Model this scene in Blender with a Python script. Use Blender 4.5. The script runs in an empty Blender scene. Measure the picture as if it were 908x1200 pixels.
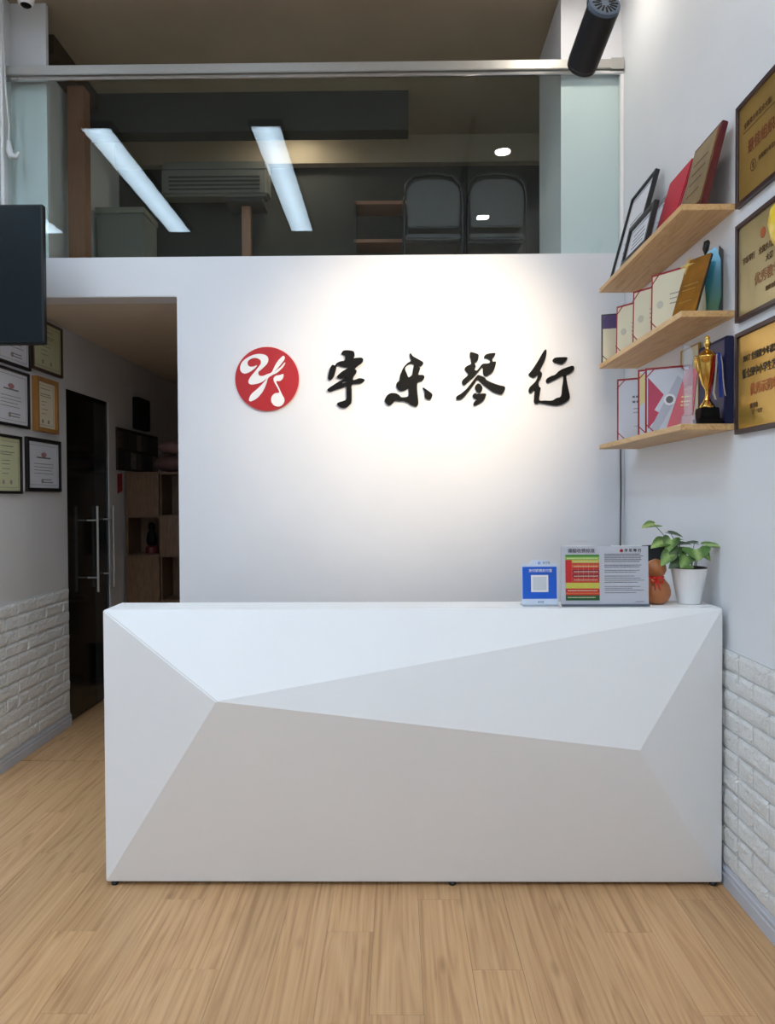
import bpy, bmesh, math, random
from mathutils import Vector, Matrix
random.seed(7)
PI = math.pi
C = bpy.context.scene.collection
scene = bpy.context.scene

# ---------------------------------------------------------------- camera
EYE = 1.48
psi, th, rho = .0122, .0189, .0047           # yaw to the left, pitch down, small roll
fw = Vector((-math.sin(psi)*math.cos(th), math.cos(psi)*math.cos(th), -math.sin(th)))
r0 = Vector((math.cos(psi), math.sin(psi), 0))
u0 = r0.cross(fw)
RT = math.cos(rho)*r0 - math.sin(rho)*u0
UP = math.cos(rho)*u0 + math.sin(rho)*r0
cam_data = bpy.data.cameras.new('camera')
cam = bpy.data.objects.new('camera', cam_data)
C.objects.link(cam)
m = Matrix((RT, UP, -fw)).transposed().to_4x4()
m.translation = Vector((0, 0, EYE))
cam.matrix_world = m
cam_data.sensor_fit = 'VERTICAL'
cam_data.sensor_height = 24.0
cam_data.lens = 24.0*900/1200
cam_data.clip_start = 0.05
scene.camera = cam

# ---------------------------------------------------------------- world, exposure, lamps
world = bpy.data.worlds.new('world')
scene.world = world
world.use_nodes = True
world.node_tree.nodes['Background'].inputs[0].default_value = (.90, .93, 1.0, 1)
world.node_tree.nodes['Background'].inputs[1].default_value = 0.55
scene.view_settings.view_transform = 'Standard'
scene.view_settings.look = 'None'
scene.view_settings.gamma = 1
scene.view_settings.use_curve_mapping = False
scene.view_settings.exposure = .93
PANEL_EMIT = 10.0
DOWN_EMIT = 85.0
SPOT_W = 98.0
SPOT_BACK = Vector((.6075, 2.25, 2.9025))
SPOT_FRONT = Vector((.585, 2.44, 2.828))

# ---------------------------------------------------------------- helpers
def lin(c):
    out = []
    for v in c[:3]:
        v = v/255.0
        out.append(v/12.92 if v <= .04045 else ((v+.055)/1.055)**2.4)
    return (*out, 1)

MATS = {}
def mat(name, col, rough=.6, metal=0.0, var=0.0, scale=8.0, bump=0.0, bscale=60.0, col2=None, emit=None,
        spec=.5, coat=0.0, stretch=None):
    if name in MATS: return MATS[name]
    m = bpy.data.materials.new(name); m.use_nodes = True
    nt = m.node_tree; b = nt.nodes['Principled BSDF']
    b.inputs['Roughness'].default_value = rough
    b.inputs['Metallic'].default_value = metal
    b.inputs['Specular IOR Level'].default_value = spec
    b.inputs['Coat Weight'].default_value = coat
    c1 = lin(col)
    tc = nt.nodes.new('ShaderNodeTexCoord')
    src = tc.outputs['Object']
    if stretch:
        mp = nt.nodes.new('ShaderNodeMapping'); mp.inputs['Scale'].default_value = stretch
        nt.links.new(src, mp.inputs[0]); src = mp.outputs[0]
    n = nt.nodes.new('ShaderNodeTexNoise'); n.inputs['Scale'].default_value = scale
    n.inputs['Detail'].default_value = 5
    nt.links.new(src, n.inputs['Vector'])
    r = nt.nodes.new('ShaderNodeValToRGB')
    c2 = lin(col2) if col2 else tuple(v*(1-var) for v in c1[:3])+(1,)
    r.color_ramp.elements[0].position = .3; r.color_ramp.elements[0].color = c2
    r.color_ramp.elements[1].position = .7; r.color_ramp.elements[1].color = c1
    nt.links.new(n.outputs['Fac'], r.inputs['Fac'])
    nt.links.new(r.outputs[0], b.inputs['Base Color'])
    if bump:
        n2 = nt.nodes.new('ShaderNodeTexNoise'); n2.inputs['Scale'].default_value = bscale
        n2.inputs['Detail'].default_value = 4
        nt.links.new(src, n2.inputs['Vector'])
        bp = nt.nodes.new('ShaderNodeBump'); bp.inputs['Strength'].default_value = bump
        bp.inputs['Distance'].default_value = .01
        nt.links.new(n2.outputs['Fac'], bp.inputs['Height'])
        nt.links.new(bp.outputs[0], b.inputs['Normal'])
    if emit:
        b.inputs['Emission Color'].default_value = emit[0]
        b.inputs['Emission Strength'].default_value = emit[1]
    MATS[name] = m
    return m

def clear_glass(name, tint, refl=.09):
    m = bpy.data.materials.new(name); m.use_nodes = True
    nt = m.node_tree; nt.nodes.clear()
    out = nt.nodes.new('ShaderNodeOutputMaterial')
    tr = nt.nodes.new('ShaderNodeBsdfTransparent'); tr.inputs[0].default_value = tint
    gl = nt.nodes.new('ShaderNodeBsdfGlossy'); gl.inputs['Roughness'].default_value = 0.0
    lw = nt.nodes.new('ShaderNodeLayerWeight'); lw.inputs['Blend'].default_value = .25
    mr = nt.nodes.new('ShaderNodeMapRange')
    mr.inputs['To Min'].default_value = refl; mr.inputs['To Max'].default_value = .9
    pw = nt.nodes.new('ShaderNodeMath'); pw.operation = 'POWER'; pw.inputs[1].default_value = 3
    mx = nt.nodes.new('ShaderNodeMixShader')
    nt.links.new(lw.outputs['Facing'], pw.inputs[0]); nt.links.new(pw.outputs[0], mr.inputs['Value'])
    nt.links.new(mr.outputs[0], mx.inputs[0]); nt.links.new(tr.outputs[0], mx.inputs[1])
    nt.links.new(gl.outputs[0], mx.inputs[2]); nt.links.new(mx.outputs[0], out.inputs[0])
    return m

class MB:
    def __init__(s): s.bm = bmesh.new()
    def box(s, a, b):
        x0, y0, z0 = a; x1, y1, z1 = b
        v = [s.bm.verts.new(p) for p in ((x0,y0,z0),(x1,y0,z0),(x1,y1,z0),(x0,y1,z0),(x0,y0,z1),(x1,y0,z1),(x1,y1,z1),(x0,y1,z1))]
        for f in ((0,3,2,1),(4,5,6,7),(0,1,5,4),(1,2,6,5),(2,3,7,6),(3,0,4,7)): s.bm.faces.new([v[i] for i in f])
        return s
    def poly(s, verts, faces):
        v = [s.bm.verts.new(p) for p in verts]
        for f in faces: s.bm.faces.new([v[i] for i in f])
        return s
    def prism(s, pts, y0, y1):              # outline in x,z, extruded along y
        n = len(pts)
        a = [s.bm.verts.new((p[0], y0, p[1])) for p in pts]; b = [s.bm.verts.new((p[0], y1, p[1])) for p in pts]
        s.bm.faces.new(a); s.bm.faces.new(b[::-1])
        for i in range(n): s.bm.faces.new((a[i], b[i], b[(i+1)%n], a[(i+1)%n]))
        return s
    def tube(s, pts, r, seg=8, caps=True):
        pts = [Vector(p) for p in pts]; rings = []
        ref = Vector((0, 0, 1))
        for i, p in enumerate(pts):
            d = (pts[min(i+1, len(pts)-1)] - pts[max(i-1, 0)]).normalized()
            rr = r[i] if isinstance(r, (list, tuple)) else r
            a = d.cross(ref)
            if a.length < .05: a = d.cross(Vector((1, 0, 0)))
            a.normalize(); b = d.cross(a).normalized()
            rings.append([s.bm.verts.new(p + rr*(math.cos(2*PI*k/seg)*a + math.sin(2*PI*k/seg)*b)) for k in range(seg)])
        for i in range(len(rings)-1):
            for k in range(seg):
                s.bm.faces.new((rings[i][k], rings[i+1][k], rings[i+1][(k+1)%seg], rings[i][(k+1)%seg]))
        if caps: s.bm.faces.new(rings[0]); s.bm.faces.new(rings[-1][::-1])
        return s
    def lathe(s, prof, c=(0,0,0), seg=24, flat=False):
        rings = []
        for (r, z) in prof:
            rings.append([s.bm.verts.new((c[0]+max(r,1e-4)*math.cos(2*PI*k/seg), c[1]+max(r,1e-4)*math.sin(2*PI*k/seg), c[2]+z)) for k in range(seg)])
        for i in range(len(rings)-1):
            for k in range(seg):
                s.bm.faces.new((rings[i][k], rings[i][(k+1)%seg], rings[i+1][(k+1)%seg], rings[i+1][k]))
        s.bm.faces.new(rings[0][::-1]); s.bm.faces.new(rings[-1])
        return s
    def ring(s, W, H, bw, y0, y1, x=0, z=0):    # rectangular frame made of four mitred bars
        o = [(x,z),(x+W,z),(x+W,z+H),(x,z+H)]; i = [(x+bw,z+bw),(x+W-bw,z+bw),(x+W-bw,z+H-bw),(x+bw,z+H-bw)]
        v = [[s.bm.verts.new((p[0], y, p[1])) for p in q] for q in (o, i) for y in (y0, y1)]
        of, ob, jf, jb = v
        for k in range(4):
            n = (k+1) % 4
            s.bm.faces.new((of[k], of[n], jf[n], jf[k])); s.bm.faces.new((ob[n], ob[k], jb[k], jb[n]))
            s.bm.faces.new((of[n], of[k], ob[k], ob[n])); s.bm.faces.new((jf[k], jf[n], jb[n], jb[k]))
        return s
    def ball(s, c, r, sc=(1,1,1), sub=3):
        M = Matrix.Translation(c) @ Matrix.Diagonal((*sc, 1))
        bmesh.ops.create_icosphere(s.bm, subdivisions=sub, radius=r, matrix=M)
        return s
    def xf(s, M): bmesh.ops.transform(s.bm, matrix=M, verts=s.bm.verts); return s
    def build(s, name, m, parent=None, bevel=0, smooth=False, seg=2, loc=None):
        bmesh.ops.recalc_face_normals(s.bm, faces=s.bm.faces)
        if bevel:
            es = [e for e in s.bm.edges if len(e.link_faces) == 2 and e.calc_face_angle(0) > .5]
            bmesh.ops.bevel(s.bm, geom=es, offset=bevel, segments=seg, affect='EDGES', clamp_overlap=True)
        me = bpy.data.meshes.new(name); s.bm.to_mesh(me); s.bm.free()
        if smooth:
            for p in me.polygons: p.use_smooth = True
        me.materials.append(m)
        return link(name, me, parent, loc)

def link(name, me, parent=None, loc=None):
    o = bpy.data.objects.new(name, me); C.objects.link(o)
    if parent: o.parent = parent
    if loc: o.location = loc
    return o

def thing(name, label, cat, loc=(0,0,0), rot=(0,0,0), group=None):
    o = bpy.data.objects.new(name, None); C.objects.link(o)
    o.location = loc; o.rotation_euler = rot; o.empty_display_size = .1
    o['label'] = label; o['category'] = cat
    if group: o['group'] = group
    return o
def tag(o, label, cat, group=None):
    o['label'] = label; o['category'] = cat
    if group: o['group'] = group
    return o
def struct(o, label=None, cat=None):
    o['kind'] = 'structure'
    if label: o['label'] = label
    if cat: o['category'] = cat
    return o

ROTX = Matrix.Rotation(PI/2, 4, 'X')
def curve_mesh(loops, depth, name):
    cu = bpy.data.curves.new(name, 'CURVE'); cu.dimensions = '2D'; cu.fill_mode = 'BOTH'; cu.extrude = depth/2
    for lp in loops:
        sp = cu.splines.new('POLY'); sp.points.add(len(lp)-1); sp.use_cyclic_u = True
        for i, p in enumerate(lp): sp.points[i].co = (p[0], p[1], 0, 1)
    return _to_mesh(cu, name)
def _to_mesh(cu, name):
    t = bpy.data.objects.new('tmp', cu); C.objects.link(t)
    dg = bpy.context.evaluated_depsgraph_get()
    me = bpy.data.meshes.new_from_object(t.evaluated_get(dg)); me.name = name
    bpy.data.objects.remove(t); bpy.data.curves.remove(cu)
    me.transform(ROTX)
    me.materials.clear()
    return me
def text(txt, size, x, z, y, m, parent, depth=.001, align='LEFT', name='lettering', sx=1, space=1):
    cu = bpy.data.curves.new(name, 'FONT'); cu.body = txt; cu.size = size; cu.extrude = depth/2
    cu.align_x = align; cu.align_y = 'CENTER'; cu.space_character = space; cu.resolution_u = 2
    cu.offset = size*.012
    me = _to_mesh(cu, name)
    if sx != 1: me.transform(Matrix.Diagonal((sx, 1, 1, 1)))
    me.materials.append(m)
    return link(name, me, parent, (x, y, z))
def smooth_loop(pts, n=4):
    out = []; N = len(pts)
    for i in range(N):
        p0, p1, p2, p3 = (Vector(pts[(i+k) % N]) for k in (-1, 0, 1, 2))
        for j in range(n):
            t = j/n
            out.append(.5*((2*p1)+(-p0+p2)*t+(2*p0-5*p1+4*p2-p3)*t*t+(-p0+3*p1-3*p2+p3)*t**3))
    return [(p.x, p.y) for p in out]

# ---------------------------------------------------------------- materials
M_wall = mat('wall_plaster', (226, 226, 230), .55, var=.03, scale=3, bump=.03, bscale=90)
M_wallR = mat('wall_paint_right', (228, 230, 234), .6, var=.03, scale=3, bump=.03, bscale=90)
M_wallL = mat('wall_paint_left', (215, 215, 216), .7, var=.04, scale=3)
M_corr = mat('corridor_plaster', (205, 180, 158), .8, var=.08, scale=4)
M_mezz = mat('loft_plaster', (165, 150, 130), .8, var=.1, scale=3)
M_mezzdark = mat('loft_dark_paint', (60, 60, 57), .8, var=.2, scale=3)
M_ceil = mat('ceiling_paint', (215, 213, 208), .8, var=.04, scale=2)
M_brick = mat('foam_brick', (226, 227, 226), .6, var=.04, scale=20, bump=1.0, bscale=70)
M_joint = mat('foam_brick_joint', (205, 206, 206), .7, var=.05, scale=20)
M_base = mat('baseboard_paint', (192, 196, 206), .45, var=.04, scale=12)
M_desk = mat('desk_lacquer', (236, 236, 237), .5, var=.01, scale=3, spec=.35)
M_black = mat('black_lacquer', (8, 8, 9), .6, var=.2, scale=30, spec=.15)
M_blackp = mat('black_plastic', (18, 19, 21), .4, var=.2, scale=30)
M_blackm = mat('black_metal', (22, 23, 27), .38, metal=.3, var=.2, scale=30)
M_red = mat('red_acrylic', (178, 6, 18), .45, var=.06, scale=10)
M_white = mat('white_acrylic', (238, 236, 236), .4, var=.02, scale=10)
M_rim = mat('pale_pink_acrylic_edge', (240, 205, 205), .5, var=.02, scale=10)
M_steel = mat('brushed_steel', (188, 185, 180), .38, metal=.6, var=.15, scale=30, stretch=(1, 30, 30))
M_chrome = mat('chrome', (210, 210, 210), .15, metal=1, var=.05)
M_gold = mat('gold_plate', (196, 158, 84), .3, metal=.55, var=.18, scale=6, bump=.05, bscale=200)
M_gold2 = mat('gold_plate_warm', (220, 176, 84), .26, metal=.6, var=.25, scale=5, bump=.05, bscale=200)
M_goldpale = mat('gold_plate_pale', (186, 168, 120), .35, metal=.45, var=.2, scale=5)
M_goldtrophy = mat('gold_trophy', (226, 184, 96), .16, metal=1, var=.1)
M_frame = mat('rosewood', (58, 34, 36), .4, var=.25, scale=20, stretch=(1, 4, 20))
M_blackframe = mat('black_frame_wood', (24, 23, 26), .4, var=.2, scale=20)
M_brownframe = mat('walnut_frame_wood', (74, 48, 36), .4, var=.25, scale=20)
M_oakframe = mat('honey_frame_wood', (170, 120, 62), .4, var=.2, scale=20, stretch=(3, 3, 1))
M_paper = mat('paper_white', (214, 216, 224), .7, var=.03)
M_papercream = mat('paper_cream', (226, 216, 188), .7, var=.04)
M_papergreen = mat('paper_pale_green', (196, 198, 160), .7, var=.05)
M_ink = mat('ink_grey', (110, 108, 112), .7)
M_inkdark = mat('ink_dark', (44, 36, 30), .7)
M_inkred = mat('ink_red', (176, 44, 40), .6)
M_folder = mat('folder_red_cloth', (158, 30, 34), .6, var=.15, scale=40)
M_crimson = mat('crimson_cover', (190, 20, 52), .5, var=.1, scale=30)
M_maroon = mat('maroon_wood', (92, 22, 30), .35, var=.2, scale=20)
M_navy = mat('navy_velvet', (18, 22, 66), .8, var=.3, scale=20)
M_glass = clear_glass('loft_glass', (.92, .965, .955, 1), .024)
M_ptglass = clear_glass('crystal', (.90, .92, .94, 1), .20)

def wood_mat(name, light, mid, dark, sc=(14, 1.1, 14), rough=.42, rnd=True, knots=True):
    m = bpy.data.materials.new(name); m.use_nodes = True
    nt = m.node_tree; N = nt.nodes; L = nt.links; b = N['Principled BSDF']
    b.inputs['Roughness'].default_value = rough
    tc = N.new('ShaderNodeTexCoord'); oi = N.new('ShaderNodeObjectInfo')
    ml = N.new('ShaderNodeMath'); ml.operation = 'MULTIPLY'; ml.inputs[1].default_value = 37.0
    L.new(oi.outputs['Random'], ml.inputs[0])
    add = N.new('ShaderNodeVectorMath'); add.operation = 'ADD'
    L.new(tc.outputs['Object'], add.inputs[0]); L.new(ml.outputs[0], add.inputs[1])
    mp = N.new('ShaderNodeMapping'); mp.inputs['Scale'].default_value = sc
    L.new(add.outputs[0], mp.inputs[0])
    n1 = N.new('ShaderNodeTexNoise'); n1.inputs['Scale'].default_value = 1.0; n1.inputs['Detail'].default_value = 3
    n1.inputs['Distortion'].default_value = .6
    L.new(mp.outputs[0], n1.inputs['Vector'])
    # contour lines of a stretched noise give the long closed grain figures
    fr = N.new('ShaderNodeMath'); fr.operation = 'MULTIPLY'; fr.inputs[1].default_value = 10
    L.new(n1.outputs['Fac'], fr.inputs[0])
    fc = N.new('ShaderNodeMath'); fc.operation = 'PINGPONG'; fc.inputs[1].default_value = .5; L.new(fr.outputs[0], fc.inputs[0])
    mp2 = N.new('ShaderNodeMapping'); mp2.inputs['Scale'].default_value = (sc[0]*11, sc[1]*2.2, sc[2]*11)
    L.new(add.outputs[0], mp2.inputs[0])
    n2 = N.new('ShaderNodeTexNoise'); n2.inputs['Scale'].default_value = 1.0; n2.inputs['Detail'].default_value = 4
    L.new(mp2.outputs[0], n2.inputs['Vector'])
    mixf = N.new('ShaderNodeMath'); mixf.operation = 'MULTIPLY_ADD'; mixf.inputs[1].default_value = .42
    L.new(fc.outputs[0], mixf.inputs[0])
    sub = N.new('ShaderNodeMath'); sub.operation = 'MULTIPLY'; sub.inputs[1].default_value = .9
    L.new(n2.outputs['Fac'], sub.inputs[0]); L.new(sub.outputs[0], mixf.inputs[2])
    r = N.new('ShaderNodeValToRGB'); e = r.color_ramp.elements
    e[0].position = .28; e[0].color = lin(light); e[1].position = .85; e[1].color = lin(dark)
    k = e.new(.58); k.color = lin(mid)
    L.new(mixf.outputs[0], r.inputs['Fac'])
    col = r.outputs[0]
    if knots:
        mp3 = N.new('ShaderNodeMapping'); mp3.inputs['Scale'].default_value = (7, 2.2, 7)
        L.new(add.outputs[0], mp3.inputs[0])
        vo = N.new('ShaderNodeTexVoronoi'); vo.inputs['Scale'].default_value = 1.0
        L.new(mp3.outputs[0], vo.inputs['Vector'])
        kr = N.new('ShaderNodeValToRGB'); kr.color_ramp.elements[0].position = .0; kr.color_ramp.elements[1].position = .13
        kr.color_ramp.elements[0].color = (.55, .5, .45, 1); kr.color_ramp.elements[1].color = (1, 1, 1, 1)
        L.new(vo.outputs['Distance'], kr.inputs['Fac'])
        mx = N.new('ShaderNodeMix'); mx.data_type = 'RGBA'; mx.blend_type = 'MULTIPLY'; mx.inputs[0].default_value = .8
        L.new(col, mx.inputs[6]); L.new(kr.outputs[0], mx.inputs[7]); col = mx.outputs[2]
    if rnd:
        hs = N.new('ShaderNodeHueSaturation'); mr = N.new('ShaderNodeMapRange')
        mr.inputs['To Min'].default_value = .93; mr.inputs['To Max'].default_value = 1.05
        L.new(oi.outputs['Random'], mr.inputs['Value']); L.new(mr.outputs[0], hs.inputs['Value'])
        L.new(col, hs.inputs['Color']); col = hs.outputs[0]
    L.new(col, b.inputs['Base Color'])
    bp = N.new('ShaderNodeBump'); bp.inputs['Strength'].default_value = .08; bp.inputs['Distance'].default_value = .004
    L.new(n2.outputs['Fac'], bp.inputs['Height']); L.new(bp.outputs[0], b.inputs['Normal'])
    return m
M_floor = wood_mat('floor_laminate', (212, 171, 126), (198, 155, 110), (166, 124, 82), sc=(8, .55, 8), rough=.42)
M_sub = mat('floor_underlay', (150, 112, 74), .7, var=.1, scale=6)
M_pine = wood_mat('shelf_pine', (222, 186, 136), (210, 170, 118), (186, 142, 92), sc=(10, 1.3, 10), rough=.5, knots=False)
M_cab = wood_mat('cabinet_oak', (120, 88, 60), (105, 76, 52), (84, 58, 38), sc=(10, 10, 1.3), knots=False)
M_post = mat('loft_post_wood', (160, 112, 84), .5, var=.2, scale=10, stretch=(6, 6, 1))

XL, XR, YB = -2.15, 1.25, 4.23      # side walls, face of the sign wall
YF, ZC, XLL, YN = 4.04, 4.25, -4.75, -3.4   # end of the inner left wall, ceiling, far left wall, wall behind the camera
YE = 8.0

# ---------------------------------------------------------------- floor
fl = struct(MB().box((XLL-.1, YN-.1, -.12), (XR+.1, YE+.1, -.012)).build('floor', M_sub), 'pale oak laminate floor laid in long planks towards the back', 'floor')
PW, PL = .158, 1.2
mesh_full = {}
def plank(x, y0, y1):
    L_ = round(y1-y0, 3)
    if L_ not in mesh_full:
        o = MB().box((0, 0, -.012), (PW-.0008, L_-.0008, 0)).build('floor_plank', M_floor, fl)
        mesh_full[L_] = o.data
    else:
        o = link('floor_plank', mesh_full[L_], fl)
    o.location = (x, y0, 0)
row = 0
x = XL + .01 - PW
while x < XR - .01:
    off = (0, .41, .83, .2, .62, 1.03)[row % 6]
    y = .6 - off
    while y < 4.29:
        y1 = min(y+PL, 4.29)
        if y1-y > .05: plank(x, y, y1)
        y = y1
    if x < -1.3:
        y = 4.30
        while y < YE:
            y1 = min(y+PL, YE); plank(x, y, y1); y = y1
    x += PW; row += 1

# ---------------------------------------------------------------- walls and ceilings
DY0, DY1, DZ = 4.985, 5.72, 2.2
w = MB()
w.box((XL-.12, YF, -.012), (XL, DY0, 4.6)); w.box((XL-.12, DY0, DZ), (XL, DY1, 4.6)); w.box((XL-.12, DY1, -.012), (XL, YE, 4.6))
wl = struct(w.build('wall_left', M_wallL))
struct(MB().box((XLL, YF, -.012), (XL-.121, YF+.1, 4.6)).build('wall_front_left', M_wall))
struct(MB().box((XLL-.1, YN, -.012), (XLL, YF+.1, 4.6)).build('wall_far_left', M_wall))
wr = struct(MB().box((XR, YN, -.012), (XR+.1, YE, 4.6)).build('wall_right', M_wallR))
w = MB(); w.box((XLL, YN-.1, -.012), (-4.3, YN, 4.6)); w.box((.9, YN-.1, -.012), (XR, YN, 4.6)); w.box((-4.3, YN-.1, 2.75), (.9, YN, 4.6)); w.box((-4.3, YN-.1, -.012), (.9, YN, .1))  # wide opening added to let sky light in
struct(w.build('wall_behind', M_wall))
g2 = bpy.data.objects.new('fill_window', None); C.objects.link(g2); struct(g2, 'added fill light window behind the camera', 'window'); g2.location = (0, YN-.05, .1)  # added unseen window, admits world light as front fill
for k in range(4): MB().box((-4.299+k*1.3, -.004, .001), (-4.3+(k+1)*1.3-.03, .004, 2.649)).build('glass_pane', M_glass, g2)
for k in range(1, 4): MB().box((-4.329+k*1.3, -.03, .001), (-4.301+k*1.3, .03, 2.649)).build('mullion', M_steel, g2)
# sign wall with its doorway: outline in x,z
pts = [(-1.205, -.012), (XR, -.012), (XR, 2.808), (XL, 2.808), (XL, 2.59), (-1.205, 2.59)]
wb = struct(MB().prism(pts, YB, YB+.15).build('wall_back', M_wall, bevel=.004))
struct(MB().box((-1.05, YB+.15, -.012), (-.93, YE, 2.59)).build('wall_corridor_right', M_corr))
struct(MB().box((XL, YE, -.012), (XR, YE+.1, 2.59)).build('wall_corridor_end', M_corr))
struct(MB().box((XL, YB+.151, 2.591), (XR, YE, 2.80)).build('floor_loft', mat('corridor_ceiling', (222, 208, 192), .8, var=.04)))
struct(MB().box((XLL, YN, ZC), (XR, YB+.02, ZC+.1)).build('ceiling', M_ceil))
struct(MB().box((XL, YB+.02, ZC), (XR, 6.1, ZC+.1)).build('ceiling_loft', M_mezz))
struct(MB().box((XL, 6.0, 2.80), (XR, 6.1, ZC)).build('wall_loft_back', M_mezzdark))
struct(MB().box((XL, 5.92, 4.04), (XR, 5.999, ZC)).build('trim_1', M_mezz), 'pale beam along the top of the loft back wall', 'beam')
struct(MB().box((XL, 5.28, 3.985), (.09, 5.42, ZC)).build('trim_2', M_mezzdark), 'dark beam under the loft ceiling', 'beam')
struct(MB().box((XL, YB+.09, 2.80), (-1.95, YB+.12, ZC)).build('trim_3', M_wallL), 'pale grey pillar at the left end of the loft', 'pillar')
struct(MB().box((.915, YB+.06, 2.80), (XR, YB+.70, ZC)).build('trim_4', M_wall), 'white pillar at the right end of the loft', 'pillar')
struct(MB().box((-2.149, 4.6, 4.13), (-2.03, 5.27, 4.245)).build('trim_5', mat('dark_trim', (70, 56, 40), .7, var=.2)), 'brown trim along the loft ceiling edge', 'trim')
# room behind the glass door
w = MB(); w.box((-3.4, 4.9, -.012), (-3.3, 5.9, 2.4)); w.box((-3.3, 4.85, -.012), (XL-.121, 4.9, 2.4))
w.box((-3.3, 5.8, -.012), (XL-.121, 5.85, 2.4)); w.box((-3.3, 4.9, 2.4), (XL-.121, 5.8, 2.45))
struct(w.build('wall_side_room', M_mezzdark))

# ---------------------------------------------------------------- brick wainscots
def brick_meshes(lens):
    out = {}
    for L_ in lens:
        for v in range(4):
            rnd = random.Random(hash((round(L_*1000), v)) & 255)
            bm = bmesh.new()
            nx, nz = (5 if L_ > .15 else 3), 3
            H = .0688; g = {}
            for i in range(nx+1):
                for k in range(nz+1):
                    edge = i in (0, nx) or k in (0, nz)
                    u = i/nx*L_; z = k/nz*H
                    if edge: h = .0045
                    else:
                        h = .009 + rnd.uniform(-.003, .0035)
                        u += rnd.uniform(-.006, .006); z += rnd.uniform(-.004, .004)
                    if i == 1: u = .008
                    if i == nx-1: u = L_-.008
                    if k == 1: z = .014
                    if k == nz-1: z = H-.014
                    g[i, k] = bm.verts.new((u, -h, z))
            for i in range(nx):
                for k in range(nz): bm.faces.new((g[i,k], g[i+1,k], g[i+1,k+1], g[i,k+1]))
            base = {}
            per = [(i,0) for i in range(nx+1)]+[(nx,k) for k in range(1,nz+1)]+[(i,nz) for i in range(nx-1,-1,-1)]+[(0,k) for k in range(nz-1,0,-1)]
            for p in per: base[p] = bm.verts.new((g[p].co.x, 0, g[p].co.z))
            for j in range(len(per)):
                a, b = per[j], per[(j+1) % len(per)]
                bm.faces.new((g[b], g[a], base[a], base[b]))
            me = bpy.data.meshes.new('brick'); bm.to_mesh(me); bm.free(); me.materials.append(M_brick)
            out[round(L_, 4), v] = me
    return out
BM = {}
def brick_wall(parent, x, ys, y_end, dirn, zs, rows, rh, panel=.70):
    """dirn +1: face looks to +x (left wall), -1: face looks to -x (right wall)."""
    rot = (0, 0, PI/2) if dirn > 0 else (0, 0, -PI/2)
    for r in range(rows):
        z = zs + r*rh
        p0 = ys
        while p0 < y_end - .02:
            p1 = min(p0+panel, y_end)
            full = panel/3
            cuts = [p0]; q = p0 + (full if r % 2 == 0 else full/2)
            while q < p1-.03: cuts.append(q); q += full
            cuts.append(p1)
            for a, b in zip(cuts[:-1], cuts[1:]):
                L_ = round(b-a-.006, 4)
                key = (L_, random.randrange(4))
                if key not in BM: BM.update(brick_meshes([L_]))
                o = link('brick', BM[key], parent)
                o.rotation_euler = rot
                o.location = (x, a+.003 if dirn > 0 else b-.003, z+.003)
                if rh != .0748: o.scale = (1, 1, (rh-.006)/.0688)
            p0 = p1
struct_l = MB().box((XL, YF, .08), (XL+.004, DY0-.015, .905)).build('wainscot_panel', M_joint, wl)
brick_wall(wl, XL+.004, 4.29-.70, DY0-.015, 1, .082, 11, .0745) if False else None
brick_wall(wl, XL+.004, YF, 4.29, 1, .082, 11, .0745, .70)
brick_wall(wl, XL+.004, 4.29, DY0-.015, 1, .082, 11, .0745, .70)
MB().box((XR-.004, 1.2, .08), (XR, YB, .905)).build('wainscot_panel', M_joint, wr)
brick_wall(wr, XR-.004, 1.40, 3.50, -1, .082, 11, .0745, .70)
def baseboard(name, x, y0, y1, s, label):
    o = MB()
    o.prism([(0, 0), (s*.016, 0), (s*.016, .045), (s*.013, .048), (s*.013, .055), (s*.015, .058), (s*.015, .066), (s*.010, .070), (s*.010, .077), (s*.006, .080), (0, .080)], y0, y1)
    ob = o.build(name, M_base); ob.location = (x, 0, 0)
    return struct(ob, label, 'baseboard')
baseboard('baseboard_left', XL, YF, DY0-.005, 1, 'grooved grey baseboard under the left white brick panel')
baseboard('baseboard_right', XR, .6, YB, -1, 'grooved grey baseboard under the right white brick panel')

# ---------------------------------------------------------------- loft glazing with its steel rail
g1 = bpy.data.objects.new('window_1', None); C.objects.link(g1); struct(g1, 'long glass pane of the loft under a steel rail', 'window')
g1.location = (0, YB+.035, 2.808)
MB().box((XL+.002, 0, 0), (XR-.02, .010, .985)).build('glass_pane', M_glass, g1)
MB().box((XL+.003, -.03, 1.0), (XR-.002, .04, 1.052)).build('top_rail', M_steel, g1, bevel=.004)
MB().box((XL+.003, -.022, .975), (XR-.002, -.004, .993)).build('lower_rail', M_chrome, g1, bevel=.003)
MB().box((XR-.02, -.02, 0), (XR-.002, .02, .975)).build('side_channel', M_white, g1)
MB().box((XR-.075, -.034, .995), (XR-.005, -.031, 1.055)).build('rail_bracket', M_steel, g1)

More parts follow.
